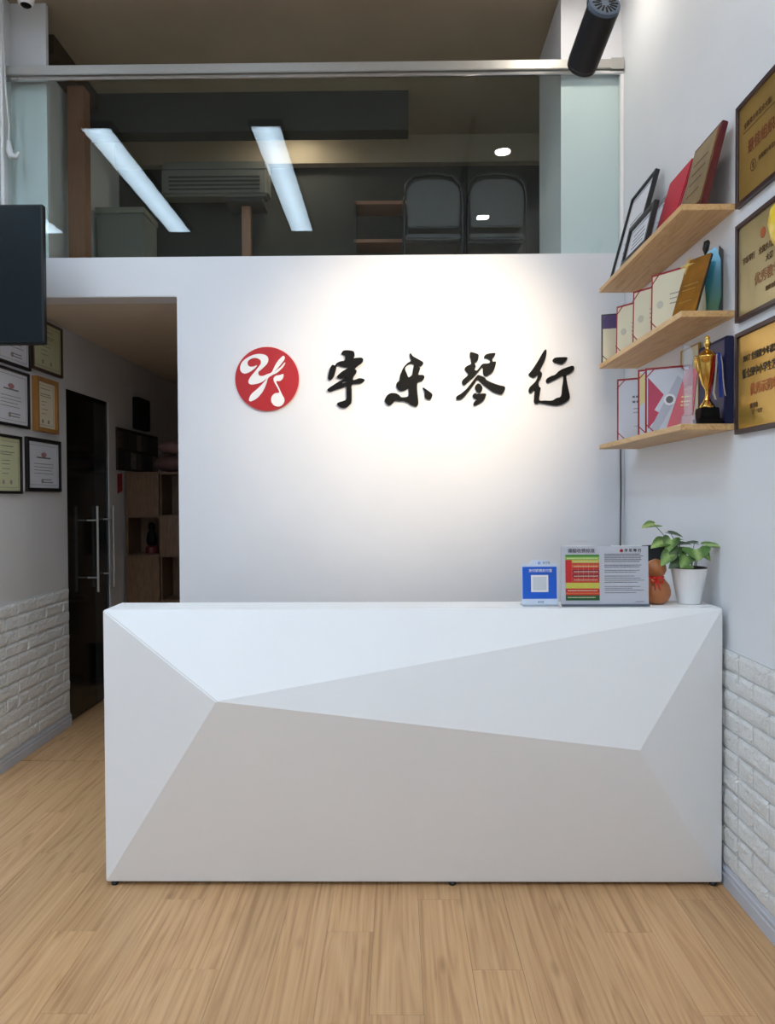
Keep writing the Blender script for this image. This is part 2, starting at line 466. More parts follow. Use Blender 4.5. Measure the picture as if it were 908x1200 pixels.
# ---------------------------------------------------------------- ceiling lamps
EC = (.60, .80, 1.0, 1)
def emit_mat(name, c, s):
    m = bpy.data.materials.new(name); m.use_nodes = True
    b = m.node_tree.nodes['Principled BSDF']
    b.inputs['Base Color'].default_value = (.9, .9, .9, 1)
    b.inputs['Emission Color'].default_value = c; b.inputs['Emission Strength'].default_value = s
    return m
M_panel = emit_mat('light_panel_glow', (.66, .83, 1.0, 1), PANEL_EMIT)
_nt = M_panel.node_tree                     # the tubes glow through the middle of the diffuser
_tc = _nt.nodes.new('ShaderNodeTexCoord'); _sp = _nt.nodes.new('ShaderNodeSeparateXYZ'); _rp = _nt.nodes.new('ShaderNodeMapRange')
_ab = _nt.nodes.new('ShaderNodeMath'); _ab.operation = 'ABSOLUTE'
_nt.links.new(_tc.outputs['Object'], _sp.inputs[0]); _nt.links.new(_sp.outputs['X'], _ab.inputs[0]); _nt.links.new(_ab.outputs[0], _rp.inputs['Value'])
_rp.inputs['From Min'].default_value = .01; _rp.inputs['From Max'].default_value = .10
_rp.inputs['To Min'].default_value = PANEL_EMIT*1.35; _rp.inputs['To Max'].default_value = PANEL_EMIT*.7
_nt.links.new(_rp.outputs[0], _nt.nodes['Principled BSDF'].inputs['Emission Strength'])
M_down = emit_mat('downlight_glow', (1.0, .93, .82, 1), DOWN_EMIT)
lab = {(-2.2, 1): 'middle long light panel on the ceiling', (-.95, 1): 'long light panel on the ceiling nearest the sign', (-3.5, 1): 'long light panel on the ceiling farthest left',
       (-2.2, 0): 'rear middle long light panel on the ceiling', (-.95, 0): 'rear long light panel on the right of the ceiling', (-3.5, 0): 'rear long light panel on the left of the ceiling', (.3, 0): 'added rear fill light panel nearest the right wall'}
for X in (-3.5, -2.2, -.95, .3):
    for j, (ya, yb) in enumerate(((-2.9, -.7), (.67, 2.87))):
        if X > 0 and j: continue  # the rightmost row has only a rear panel, an added unseen fill light
        t = thing('light_panel', lab[(X, j)], 'ceiling light', (X, (ya+yb)/2, ZC-.002), group='long ceiling light panels')
        h = (yb-ya)/2
        fr = MB(); fr.box((-.125, -h-.015, -.05), (-.108, h+.015, 0)); fr.box((.108, -h-.015, -.05), (.125, h+.015, 0))
        fr.box((-.108, -h-.015, -.05), (.108, -h, 0)); fr.box((-.108, h, -.05), (.108, h+.015, 0))
        fr.build('housing', M_blackm, t)
        MB().box((-.108, -h, -.047), (.108, h, -.03)).build('diffuser', M_panel, t)
for Y, lb in ((.89, 'second from the camera side'), (2.33, 'second from the sign wall'), (3.77, 'nearest the sign wall'), (-.55, 'behind the camera')):
    t = thing('downlight', 'round recessed downlight of the right hand row, '+lb, 'ceiling light', (.86, Y, ZC), group='downlights in a row')
    MB().lathe([(.078, 0), (.078, -.006), (.063, -.010), (.061, -.004)]).build('trim_ring', M_white, t, smooth=False)
    MB().lathe([(.060, -.004), (.060, -.011)]).build('lens', M_down, t)

# track spot lamp
ax = (SPOT_FRONT-SPOT_BACK).normalized()
t = thing('spot_lamp', 'black cylindrical spot lamp hanging from the ceiling, aimed at the sign', 'spotlight', tuple(SPOT_BACK))
q = ax.to_track_quat('Z', 'Y'); Mr = q.to_matrix().to_4x4()
Lb = (SPOT_FRONT-SPOT_BACK).length
r_ = .0475
MB().lathe([(r_*.93, .010), (r_, .014), (r_, Lb*.93), (r_*.97, Lb*.95), (r_*.97, Lb*1.0), (r_*.90, Lb), (r_*.86, Lb-.02)], seg=40).xf(Mr).build('housing', M_blackm, t)
MB().lathe([(r_*.80, -.001), (r_*.96, .001), (r_*.985, .006), (r_*.985, .011)], seg=40).xf(Mr).build('back_cap', mat('cap_grey', (84, 96, 112), .5, metal=.2, var=.1), t)
sl = MB()
for k in range(16):
    a = 2*PI*k/16; d = Vector((math.cos(a), math.sin(a), 0)); n = Vector((-math.sin(a), math.cos(a), 0))*.0022
    ra, rb = (.012, .036) if k % 2 else (.017, .038)
    p = [d*ra-n, d*rb-n*1.6, d*rb+n*1.6, d*ra+n]
    sl.poly([(v.x, v.y, -.0018) for v in p]+[(v.x, v.y, .002) for v in p], [(0,1,2,3),(7,6,5,4),(0,4,5,1),(1,5,6,2),(2,6,7,3),(3,7,4,0)])
sl.xf(Mr).build('vent_slot', M_black, t)
MB().lathe([(r_*.80, Lb-.012), (r_*.80, Lb-.008)], seg=30).xf(Mr).build('lens', emit_mat('spot_lens_glow', (1, .9, .75, 1), 20), t)
st = Vector((.575, 2.30, 0)) - SPOT_BACK
MB().tube([(st.x, st.y, .04-.03), (st.x, st.y, ZC-SPOT_BACK.z-.04)], .0085, 10).build('stem', M_blackm, t)
MB().tube([(st.x, st.y, .012), (st.x+.05, st.y+.01, -.03)], .008, 8).build('bracket', M_blackm, t)
MB().box((st.x-.017, st.y-.6, ZC-SPOT_BACK.z-.045), (st.x+.017, st.y+.6, ZC-SPOT_BACK.z)).build('ceiling_track', M_blackm, t)
ld = bpy.data.lights.new('spot_light', 'SPOT'); lo = bpy.data.objects.new('spot_light', ld); C.objects.link(lo)
ld.energy = SPOT_W; ld.spot_size = math.radians(64); ld.spot_blend = 1.0; ld.shadow_soft_size = .03; ld.color = (1, .83, .60)
lo.location = SPOT_FRONT + ax*.012; lo.rotation_euler = (lo.location-Vector((.16, YB, 2.12))).to_track_quat('Z', 'Y').to_euler()

# ---------------------------------------------------------------- sign on the back wall
def SX(px, py): return -.709+(px-313)*.00468+(py-445)*.00002
def SZ(px, py): return 2.131-(py-445)*.00468-(px-313)*.00003
def trace(loops, ox, oy, sc, depth, m, name, parent=None, loc=(0,0), smooth=4):
    L_ = []
    for lp in loops:
        q = [(SX(ox+a/sc, oy+b/sc)-loc[0], SZ(ox+a/sc, oy+b/sc)-loc[1]) for a, b in lp]
        L_.append(smooth_loop(q, smooth))
    me = curve_mesh(L_, depth, name); me.materials.append(m)
    return link(name, me, parent)
c1 = [[(350,180),(375,155),(430,148),(500,155),(540,175),(545,235),(530,270),(590,265),(650,262),(680,290),(660,340),(600,385),(560,420),(550,440),(575,465),(560,510),(525,560),(522,610),(570,600),(630,583),(700,605),(660,650),(590,665),(500,680),(495,800),(490,950),(455,1000),(400,1040),(320,1035),(265,985),(300,955),(370,935),(410,905),(412,800),(412,710),(340,730),(240,760),(150,790),(115,765),(150,730),(240,670),(340,610),(430,565),(400,572),(330,585),(270,575),(280,540),(350,480),(430,430),(435,410),(370,405),(310,385),(280,378),(262,400),(245,470),(215,560),(165,610),(128,590),(140,500),(165,420),(200,375),(240,385),(265,350),(330,320),(385,310),(400,270),(395,235),(380,215),(345,210)],
      [(345,645),(380,630),(425,635),(400,652),(355,660)]]
c2 = [[(475,190),(510,235),(580,275),(650,315),(665,345),(640,375),(590,385),(615,415),(600,470),(590,515),(660,520),(680,555),(650,600),(590,620),(570,660),(570,760),(585,940),(560,990),(530,990),(460,965),(430,935),(360,910),(310,910),(235,905),(185,955),(135,975),(90,940),(78,890),(110,830),(165,795),(240,795),(290,820),(330,855),(400,850),(435,830),(438,720),(400,735),(340,757),(290,745),(255,690),(260,640),(300,600),(315,520),(345,440),(380,385),(430,335),(480,305),(465,240),(458,205)],
      [(490,340),(525,360),(510,430),(500,500),(480,530),(438,550),(410,490),(388,430),(400,390),(440,355)],
      [(665,710),(720,745),(790,800),(795,840),(770,885),(720,880),(685,850),(680,770),(655,720)]]
c3 = [[(275,175),(320,180),(390,205),(400,240),(385,300),(345,330),(340,350),(355,390),(340,440),(375,450),(420,390),(465,350),(540,345),(575,320),(570,290),(530,262),(485,255),(500,215),(560,195),(650,190),(635,240),(610,265),(612,315),(660,320),(645,400),(615,465),(560,510),(505,535),(470,495),(465,400),(440,410),(400,460),(340,530),(250,610),(180,668),(150,640),(155,595),(240,515),(210,465),(188,420),(220,385),(285,350),(285,300),(270,230)],
      [(400,520),(490,560),(520,595),(600,635),(700,670),(790,695),(790,750),(745,805),(650,785),(560,735),(480,670),(420,610),(380,585),(340,640),(270,730),(190,830),(130,880),(60,885),(65,840),(130,800),(220,720),(300,620),(360,545)],
      [(385,648),(430,665),(455,710),(440,765),(400,785),(355,745),(345,690)],
      [(305,830),(335,793),(385,805),(505,800),(490,870),(450,920),(390,955),(325,978),(320,940),(350,905),(390,885),(330,870)]]
c4 = [[(345,135),(362,160),(350,250),(310,350),(262,445),(290,490),(285,545),(240,630),(250,700),(270,715),(258,800),(250,900),(330,905),(440,905),(500,870),(580,835),(600,700),(615,600),(610,525),(560,550),(480,590),(380,635),(355,610),(370,570),(430,535),(490,515),(560,450),(650,410),(750,380),(778,410),(765,450),(700,500),(660,520),(665,610),(690,740),(710,840),(695,890),(620,945),(530,975),(430,970),(320,950),(245,935),(215,955),(175,930),(175,850),(180,740),(150,765),(110,790),(92,760),(110,700),(170,640),(205,600),(230,540),(225,515),(160,555),(92,512),(130,460),(180,390),(250,280),(310,175)],
      [(460,290),(485,262),(560,252),(670,255),(655,300),(600,352),(540,345),(470,320)]]
chars = ((c1, 375, 13.33, 'first black brush letter of the sign, right of the red emblem'),
         (c2, 445, 12.97, 'second black brush letter of the sign, left of the centre of the light pool'),
         (c3, 530, 12.97, 'third black brush letter of the sign, with a roof shaped stroke'),
         (c4, 612, 12.97, 'last black brush letter of the sign, nearest the wall shelves'))
for lp, ox, sc, lb in chars:
    o = trace(lp, ox, 400, sc, .016, M_black, 'sign_letter')
    o.location = (0, YB-.0085, 0)
    tag(o, lb, 'sign letter', 'black brush letters of the sign')
em = thing('emblem', 'round red emblem with white letter and music note on the wall', 'emblem', (-.7085, YB, 2.133))
MB().lathe([(.180, 0), (.180, .004)], seg=64).xf(ROTX).build('rim', M_rim, em)
MB().lathe([(.1745, .004), (.1745, .016)], seg=64).xf(ROTX).build('disc', M_red, em)
e1 = [[(120,320),(140,260),(200,205),(290,165),(370,158),(430,175),(455,215),(440,270),(380,330),(335,370),(345,410),(390,415),(440,395),(490,375),(520,320),(560,250),(610,195),(640,180),(648,215),(610,270),(560,330),(520,370),(600,310),(640,265),(655,262),(630,310),(560,375),(500,405),(450,440),(430,500),(390,590),(330,665),(270,705),(230,715),(222,690),(250,630),(330,560),(400,490),(430,450),(370,490),(300,512),(240,515),(215,485),(240,430),(290,370),(330,320),(365,270),(360,230),(320,207),(260,210),(215,240),(210,280),(235,305),(280,305),(320,290),(290,330),(220,375),(170,388),(130,365)]]
e2 = [[(515,445),(540,415),(590,405),(630,395),(625,440),(590,475),(545,480),(575,550),(610,630),(640,690),(625,745),(580,775),(520,765),(485,720),(490,660),(530,620),(580,610),(550,540),(520,485)]]
o = trace(e1, 270, 400, 10.09, .004, M_white, 'letter', em, (em.location.x, em.location.z)); o.location = (0, -.018, 0)
o = trace(e2, 270, 400, 10.09, .004, M_white, 'music_note', em, (em.location.x, em.location.z)); o.location = (0, -.018, 0)
# black cable in the corner
tag(MB().tube([(1.225, YB-.006, 1.74), (1.228, YB-.006, 1.5), (1.224, YB-.007, 1.2), (1.228, YB-.006, .85)], .0035, 6).build('cable', M_blackp), 'thin black cable running down the corner beside the right wall', 'cable')

# ---------------------------------------------------------------- reception desk
DX0, DX1, DYF, DZT, DZB = -1.12, 1.226, 2.90, 1.057, .014
dk = thing('reception_desk', 'white lacquered reception desk with a faceted front', 'desk', (0, DYF, 0))
A = (-.648, -.18, .755); B = (.874, -.134, .563)
def fv(v): return v
TL, TR, BR, BL = (DX0, 0, DZT), (DX1, 0, DZT), (DX1, 0, DZB), (DX0, 0, DZB)
b = (.04,)
tlb, trb, brb, blb = (DX0, .05, DZT), (DX1, .05, DZT), (DX1, .05, DZB), (DX0, .05, DZB)
MB().poly([TL, TR, BR, BL, A, B, tlb, trb, brb, blb],
          [(0,4,1),(4,5,1),(1,5,2),(4,3,2,5),(0,3,4),(0,1,7,6),(1,2,8,7),(2,3,9,8),(3,0,6,9),(6,7,8,9)]).build('faceted_front', M_desk, dk, bevel=.004, seg=2)
MB().box((DX0, .051, DZT-.035), (DX1, .205, DZT)).build('counter_top', M_desk, dk, bevel=.002)
MB().box((DX0+.002, .052, DZB), (DX0+.022, .205, DZT-.036)).box((DX0+.002, .2051, DZB), (DX0+.022, .66, .725)).build('side_panel', M_desk, dk)
MB().box((DX1-.022, .052, DZB), (DX1-.002, .205, DZT-.036)).box((DX1-.022, .2051, DZB), (DX1-.002, .66, .725)).build('side_panel', M_desk, dk)
MB().box((DX0+.023, .206, .70), (DX1-.023, .66, .725)).build('worktop', M_desk, dk)
MB().box((DX0+.023, .052, .30), (DX1-.023, .070, .62)).build('inner_panel', M_desk, dk)
for X in (DX0+.03, .205, DX1-.03):
    for Y in (.012, .60):
        if Y > .1 and X == .205: continue
        MB().lathe([(.012, 0), (.014, .006), (.010, .014)], c=(X, Y, 0), seg=14).build('foot', M_blackp, dk)
MB().box((DX0+.01, .030, .003), (DX1-.01, .045, DZB)).build('plinth', M_black, dk)

# ---------------------------------------------------------------- board-like things
def board(name, label, cat, P, d, lean, W, H, group=None):
    """thing whose local x runs along its lower edge, z up the board, front is -y."""
    return thing(name, label, cat, P, (-lean, 0, math.atan2(d[1], d[0])), group)
def lines(parent, m, x0, x1, zs, y, h=.003, jit=.2, name='printed_text', seed=1):
    rnd = random.Random(seed); o = MB()
    for z in zs:
        x = x0
        xe = x1 - rnd.random()*jit*(x1-x0)
        while x < xe:
            wd = h*rnd.uniform(.8, 1.4)
            o.box((x, y, z), (min(x+wd, xe+.001), y+.0006, z+h)); x += wd + h*.5
    ob = o.build(name, m, parent); ob['kind'] = 'stuff'
    return ob
def framed(label, P, W, H, fm, pm, d=(0, 1), lean=0.0, bw=.016, T=.02, group='certificates on the left wall', seal=True, style=0, name='framed_certificate', seed=0):
    t = board(name, label, 'certificate', P, d, lean, W, H, group)
    MB().ring(W, H, bw, -T, 0).build('frame', fm, t, bevel=.0015, seg=1)
    p = MB().box((bw*.98, -T*.5, bw*.98), (W-bw*.98, -.001, H-bw*.98)).build('paper', pm, t)
    y = -T*.5-.0008
    MB().ring(W-2*bw-.036, H-2*bw-.036, .0016, y, y+.0008, bw+.018, bw+.018).build('printed_border', M_ink, p)
    if style == 0:
        MB().ball((W/2, y, H*.70), .028, (1.3, .02, .55), 2).build('crest', mat('crest_red', (176, 120, 124), .7, var=.2, scale=60), p)
        lines(p, M_inkdark, W*.30, W*.70, [H*.63], y, .008, 0, seed=seed)
        lines(p, M_ink, W*.22, W*.80, [H*.52, H*.46, H*.40, H*.34], y, .003, seed=seed+1)
        lines(p, M_ink, W*.45, W*.78, [H*.22, H*.17], y, .006, seed=seed+2)
        MB().lathe([(.014, 0), (.014, .0008)], seg=20).xf(Matrix.Translation((W*.45, y+.001, H*.2)) @ ROTX).build('seal', mat('seal_grey', (150, 140, 130), .6), p)
    else:
        lines(p, M_ink, W*.25, W*.75, [H*.80, H*.70, H*.66], y, .004, seed=seed)
        lines(p, M_ink, W*.30, W*.60, [H*.56, H*.50, H*.42, H*.34], y, .003, .5, seed=seed+3)
        for k in (.35, .62):
            MB().lathe([(.013, 0), (.013, .0008)], seg=20).xf(Matrix.Translation((W*k, y+.001, H*.2)) @ ROTX).build('seal', mat('seal_grey', (150, 140, 130), .6), p)
    return t
# left wall: local x must run along +y (right in view), front (-y local) must face +x : rotz = +90
X_ = XL + .001
framed('certificate in black frame partly hidden under the television', (X_, 4.10, 2.225), .375, .31, M_blackframe, M_paper, seed=3)
framed('certificate in brown frame right of the television, topmost of its column', (X_, 4.50, 2.25), .405, .315, M_brownframe, M_papergreen, style=1, seed=5)
framed('wide white certificate in black frame, leftmost of the middle row', (X_, 4.05, 1.885), .405, .32, M_blackframe, M_paper, seed=7)
framed('certificate in deep honey wood frame beside the dark doorway', (X_, 4.515, 1.885), .285, .325, M_oakframe, M_papercream, style=1, T=.035, bw=.024, seed=9)
framed('pale green certificate in black frame at the left picture edge, lowest row', (X_, 4.05, 1.51), .305, .325, M_blackframe, M_papergreen, style=1, seed=11)
framed('white certificate in broad black frame, lowest and nearest the dark door', (X_, 4.415, 1.525), .445, .318, M_blackframe, M_paper, bw=.022, seed=13)

# ---------------------------------------------------------------- television
tv = thing('television', 'large dark flat television mounted high at the left edge', 'television', (-2.39, 3.86, 2.26))
MB().box((-.62, 0, 0), (.62, .035, .70)).build('casing', M_blackp, tv, bevel=.004)
MB().box((-.61, -.0015, .014), (.61, 0, .692)).build('screen', mat('tv_screen', (17, 27, 32), .3, var=.1, scale=2, spec=.15), tv)
MB().box((-.62, -.003, 0), (.62, .0, .012)).build('lower_bezel', M_black, tv)
MB().box((-.3, .035, .2), (.1, YF-3.86, .5)).build('wall_mount', M_blackm, tv)

# ---------------------------------------------------------------- wall shelves
SY0, SY1 = 2.855, 3.995
for z, lb in ((2.530, 'pine wall shelf, topmost of three, holding framed awards'), (2.140, 'pine wall shelf, middle of three, holding red bordered folders'), (1.724, 'pine wall shelf, lowest of three, holding the gold cup')):
    o = MB().box((-.2, 0, 0), (0, SY1-SY0, .023)).build('wall_shelf', M_pine, bevel=.0015, seg=1)
    o.location = (XR-.001, SY0, z); tag(o, lb, 'shelf', 'pine shelves on the right wall')
Z1, Z2, Z3 = 2.5532, 2.1632, 1.7472
AX = (0, -1)
def lean_for(dx, H): return math.asin(dx/H)
# top shelf (parallel to the wall, leaning)
def award_frame(label, P, W, H, dx, fm, pm, bw, T, group='framed awards on the top shelf', d=AX):
    t = board('framed_award', label, 'framed award', P, d, lean_for(dx, H), W, H, group)
    MB().ring(W, H, bw, -T, 0).build('frame', fm, t, bevel=.0015, seg=1)
    p = MB().box((bw*.98, -T*.45, bw*.98), (W-bw*.98, -.001, H-bw*.98)).build('paper', pm, t)
    y = -T*.45-.0008
    MB().ring(W-2*bw-.03, H-2*bw-.03, .0016, y, y+.0008, bw+.015, bw+.015).build('printed_border', M_ink, p)
    lines(p, M_ink, W*.25, W*.75, [H*.62, H*.5, H*.4, H*.3], y, .005, seed=int(W*1000))
    return t
award_frame('tall certificate in slim black frame at the far end of top shelf', (1.105, 3.965, Z1), .37, .455, .12, M_blackframe, M_paper, .012, .022)
award_frame('small landscape certificate in black frame in front of the tall one', (1.078, 3.66, Z1), .36, .19, .045, M_blackframe, M_paper, .022, .022)
award_frame('silver framed certificate half hidden behind the red folder', (1.160, 3.64, Z1), .33, .29, .075, M_steel, M_paper, .014, .016)
t = board('award_folder', 'plain bright red folder leaning on the top shelf', 'folder', (1.12, 3.39, Z1), AX, lean_for(.085, .30), .27, .30)
MB().box((0, -.008, 0), (.25, -.004, .30)).build('front_cover', M_crimson, t)
MB().box((0, -.002, 0), (.25, .002, .30)).build('back_cover', M_crimson, t)
MB().box((.002, -.0038, .004), (.246, -.0022, .296)).build('pages', M_paper, t)
t = board('award_plaque', 'brass award plate on maroon wooden plaque at the near end of top shelf', 'plaque', (1.150, 3.125, Z1), AX, lean_for(.078, .32), .26, .32)
MB().box((0, -.024, 0), (.26, 0, .315)).build('wooden_board', M_maroon, t, bevel=.003)
o = MB().box((.02, -.0275, .02), (.24, -.0242, .295)).build('brass_plate', mat('brass_aged', (168, 134, 84), .32, metal=.5, var=.4, scale=9), t)
lines(o, mat('engraved_brown', (92, 58, 26), .6), .06, .20, [.22, .18, .14, .09], -.0285, .004, seed=21)

# folders with corner straps
def folder(label, P, d, W, H, pm, lean=.06, group='red bordered award folders', seed=0, deco=None, cover=None):
    t = board('award_folder', label, 'folder', P, d, lean, W, H, group)
    MB().box((0, -.003, 0), (W, .007, H)).build('cover', cover or M_folder, t)
    p = MB().box((.008, -.0045, .006), (W-.008, -.003, H-.009)).build('paper', pm, t)
    c = .042
    for sx, sz in ((0, 0), (1, 0), (0, 1), (1, 1)):
        x0 = sx*W; z0 = sz*H; ux = 1-2*sx; uz = 1-2*sz
        pts = [(x0+ux*c, z0), (x0+ux*(c+.006), z0), (x0, z0+uz*(c+.006)), (x0, z0+uz*c)]
        MB().prism(pts, -.0062, -.0046).build('corner_strap', cover or M_folder, t)
    if deco: deco(t, p, W, H)
    else:
        MB().lathe([(.016, 0), (.016, .0008)], seg=20).xf(Matrix.Translation((W*.17, -.0045, H*.45)) @ ROTX).build('embossed_seal', mat('emboss', (196, 190, 170), .6), p)
        lines(p, M_ink, W*.35, W*.85, [H*.58, H*.5, H*.42], -.0052, .004, .3, seed=seed)
        lines(p, M_ink, W*.6, W*.85, [H*.22], -.0052, .004, .1, seed=seed+1)
    return t
D1 = (1, -1.54)
def purple(t, p, W, H):
    MB().box((.006, -.0052, H*.70), (W-.006, -.0045, H-.006)).build('purple_band', mat('purple_print', (72, 44, 104), .5, var=.1), p)
    MB().lathe([(.020, 0), (.020, .001)], seg=24).xf(Matrix.Translation((W*.60, -.0052, H*.67)) @ ROTX).build('gold_seal', M_gold, p)
    MB().lathe([(.014, 0), (.014, .001)], seg=24).xf(Matrix.Translation((W*.60, -.0062, H*.67)) @ ROTX).build('dark_seal', M_blackp, p)
    lines(p, M_ink, W*.5, W*.85, [H*.5, H*.46], -.0052, .003, .1, seed=8)
    text('OL', .03, W*.45, H*.85, -.0056, M_white, p)
folder('folder with a purple band and dark round seal, far end of middle shelf', (1.054, 3.975, Z2), (1, -.32), .17, .25, M_papercream, .0, deco=purple, cover=M_blackframe)
folder('red bordered folder with cream page, leftmost on the middle shelf', (1.067, 3.75, Z2), D1, .27, .235, M_papercream, .02, seed=31)
folder('red bordered folder with cream page, second of the three on middle shelf', (1.067, 3.49, Z2), D1, .27, .238, M_papercream, .02, seed=33)
folder('red bordered folder with cream page, nearest and largest on middle shelf', (1.067, 3.24, Z2), D1, .27, .238, M_papercream, .02, seed=35)
# brown crystal plaque, tilted back
t = board('award_plaque', 'amber brown plaque with black edge tilted back on the middle shelf', 'plaque', (1.058, 2.965, Z2), (.45, -1), .34, .11, .25)
MB().box((0, -.004, 0), (.115, 0, .235)).build('amber_face', mat('amber_glaze', (168, 112, 40), .25, metal=.2, var=.45, scale=14, coat=.4), t)
MB().box((0, .0001, 0), (.115, .008, .235)).build('black_back', M_blackp, t)
lines(t, M_gold, .02, .095, [.12, .10, .05], -.0046, .004, seed=41)
MB().box((.045, .0082, .0), (.07, .03, .004)).build('easel_leg', M_blackp, t)
star = MB()
pts = []
for k in range(8):
    rr = .036 if k % 2 == 0 else .008; a = PI/2+k*PI/4
    pts.append((rr*math.cos(a), rr*math.sin(a)))
star.prism(pts, -.010, -.0042).xf(Matrix.Translation((.010, 0, .212)))
star.build('gold_star', mat('star_gold', (240, 206, 120), .35, metal=.4), t)
# blue-green trophy
t = thing('award_trophy', 'blue to green glass trophy with black column on the middle shelf', 'trophy', (1.205, 2.955, Z2), (0, 0, -.5))
MB().box((-.034, -.028, 0), (.034, .028, .016)).build('base', M_blackp, t, bevel=.002)
bg = bpy.data.materials.new('blue_green_glass'); bg.use_nodes = True
nt = bg.node_tree; bb = nt.nodes['Principled BSDF']; bb.inputs['Roughness'].default_value = .12
tcn = nt.nodes.new('ShaderNodeTexCoord'); sep = nt.nodes.new('ShaderNodeSeparateXYZ'); rp = nt.nodes.new('ShaderNodeValToRGB')
nt.links.new(tcn.outputs['Generated'], sep.inputs[0]); nt.links.new(sep.outputs['Z'], rp.inputs['Fac']); nt.links.new(rp.outputs[0], bb.inputs['Base Color'])
rp.color_ramp.elements[0].position = .1; rp.color_ramp.elements[0].color = lin((72, 120, 84))
rp.color_ramp.elements[1].position = .95; rp.color_ramp.elements[1].color = lin((84, 172, 208))
k = rp.color_ramp.elements.new(.55); k.color = lin((60, 130, 150))
MB().prism([(-.018, .016), (.020, .016), (.032, .07), (.030, .21), (.012, .262), (-.020, .24), (-.026, .12)], -.014, .004).build('glass_blade', bg, t, bevel=.003)
MB().prism([(.010, .016), (.036, .016), (.037, .25), (.022, .268)], .006, .018).build('black_column', M_blackp, t)
MB().tube([(-.030, .004, .14), (-.027, .004, .22), (-.025, .004, .26), (-.020, .004, .285), (-.012, .004, .29)], [.005, .008, .012, .012, .006], 10).build('black_finial', M_blackp, t, smooth=True)

# lowest shelf
def pinkdeco(t, p, W, H):
    mp_ = mat('print_rose', (196, 70, 96), .6, var=.1); mg = mat('print_grey', (190, 190, 202), .6, var=.05)
    MB().prism([(.012, H*.2), (.012, H-.04), (W*.42, H*.58)], -.0052, -.0046).build('rose_print', mp_, p)
    MB().prism([(.012, .02), (W*.35, H*.30), (.012, H*.42)], -.0053, -.0047).build('rose_print', mp_, p)
    MB().prism([(W*.1, .012), (W*.3, .012), (W*.9, H*.75), (W*.72, H*.85)], -.0054, -.0048).build('grey_stripe', mg, p)
    MB().lathe([(.024, 0), (.024, .001)], seg=24).xf(Matrix.Translation((W*.55, -.0052, H*.5)) @ ROTX).build('white_seal', M_white, p)
    MB().lathe([(.015, 0), (.015, .001)], seg=24).xf(Matrix.Translation((W*.55, -.0062, H*.5)) @ ROTX).build('grey_seal', M_ink, p)
def yellowdeco(t, p, W, H):
    MB().prism([(.01, H*.45), (.06, H*.6), (.06, H*.85), (.01, H*.95)], -.0052, -.0046).build('yellow_print', mat('print_yellow', (226, 206, 140), .6), p)
D3 = (.85, -.5)
def plaindeco(t, p, W, H):
    lines(p, M_ink, W*.40, W*.75, [H*.68, H*.60], -.0052, .010, .2, seed=51)
    lines(p, M_ink, W*.42, W*.80, [H*.5, H*.44], -.0052, .004, .3, seed=52)
    lines(p, M_ink, W*.45, W*.8, [H*.22], -.0052, .003, .3, seed=53)
folder('pale grey certificate in red bordered folder, leftmost on the lowest shelf', (1.067, 3.735, Z3), D3, .184, .298, M_paper, .0, deco=plaindeco)
folder('red bordered folder with a yellow corner, second on the lowest shelf', (1.067, 3.415, Z3), D3, .184, .290, M_paper, .0, deco=yellowdeco)
folder('folder printed with rose squares and a round seal, lowest shelf', (1.067, 3.315, Z3), D3, .184, .280, M_paper, .0, deco=pinkdeco)
t = board('framed_award', 'small pale card in thin gold frame behind the crystal pillar', 'framed award', (1.241, 3.36, Z3), AX, .0, .2, .34, )
MB().ring(.2, .36, .006, -.008, 0).build('frame', M_gold, t)
MB().box((.005, -.005, .005), (.195, -.001, .355)).build('paper', M_papercream, t)
t = board('award_booklet', 'crimson award booklet with gold writing tilted behind the crystal pillar', 'booklet', (1.058, 3.02, Z3), (.62, -.5), .30, .16, .2)
MB().prism([(0, 0), (.095, 0), (.095, .24), (.05, .24)], -.006, 0).build('cover', mat('crimson_gloss', (186, 10, 40), .3, var=.12, coat=.3), t)
lines(t, M_gold, .045, .080, [.10, .085, .12], -.0066, .006, .2, seed=61)
MB().tube([(.055, -.007, .15), (.07, -.007, .165), (.065, -.007, .145), (.08, -.007, .16)], .0012, 6).build('gold_flourish', M_gold, t)
# crystal pillar
t = thing('crystal_trophy', 'clear crystal pillar trophy on the lowest shelf left of the gold cup', 'trophy', (1.092, 2.900, Z3), (0, 0, -.2))
MB().prism([(-.027, 0), (.027, 0), (.023, .036), (-.023, .036)], -.024, .024).build('base', M_ptglass, t, bevel=.002)
MB().prism([(-.014, .0365), (.014, .0365), (.016, .285), (-.016, .30)], -.012, .012).build('pillar', M_ptglass, t, bevel=.002)
# gold cup
t = thing('trophy_cup', 'gold lidded trophy cup with red, white and blue ribbons', 'trophy', (1.165, 2.900, Z3))
MB().box((-.042, -.036, 0), (.042, .036, .022)).build('base_step', M_black, t, bevel=.002)
MB().prism([(-.037, .0222), (.037, .0222), (.033, .062), (-.033, .062)], -.030, .030).build('base', M_black, t, bevel=.002)
MB().lathe([(.030, .062), (.027, .070), (.015, .088), (.008, .105), (.008, .128), (.013, .138), (.020, .150), (.031, .190), (.038, .225), (.043, .248), (.046, .252), (.042, .256), (.032, .262), (.022, .272), (.008, .280), (.008, .290), (.013, .298), (.012, .308), (.006, .316), (.009, .322), (.007, .330), (.001, .334)], seg=28).build('cup', M_goldtrophy, t, smooth=True)
for sx in (-1, 1):
    MB().tube([(sx*.036, 0, .240), (sx*.044, 0, .256), (sx*.047, 0, .240), (sx*.044, 0, .218), (sx*.036, 0, .198), (sx*.026, 0, .188)], .0035, 8).build('handle', M_goldtrophy, t, smooth=True)
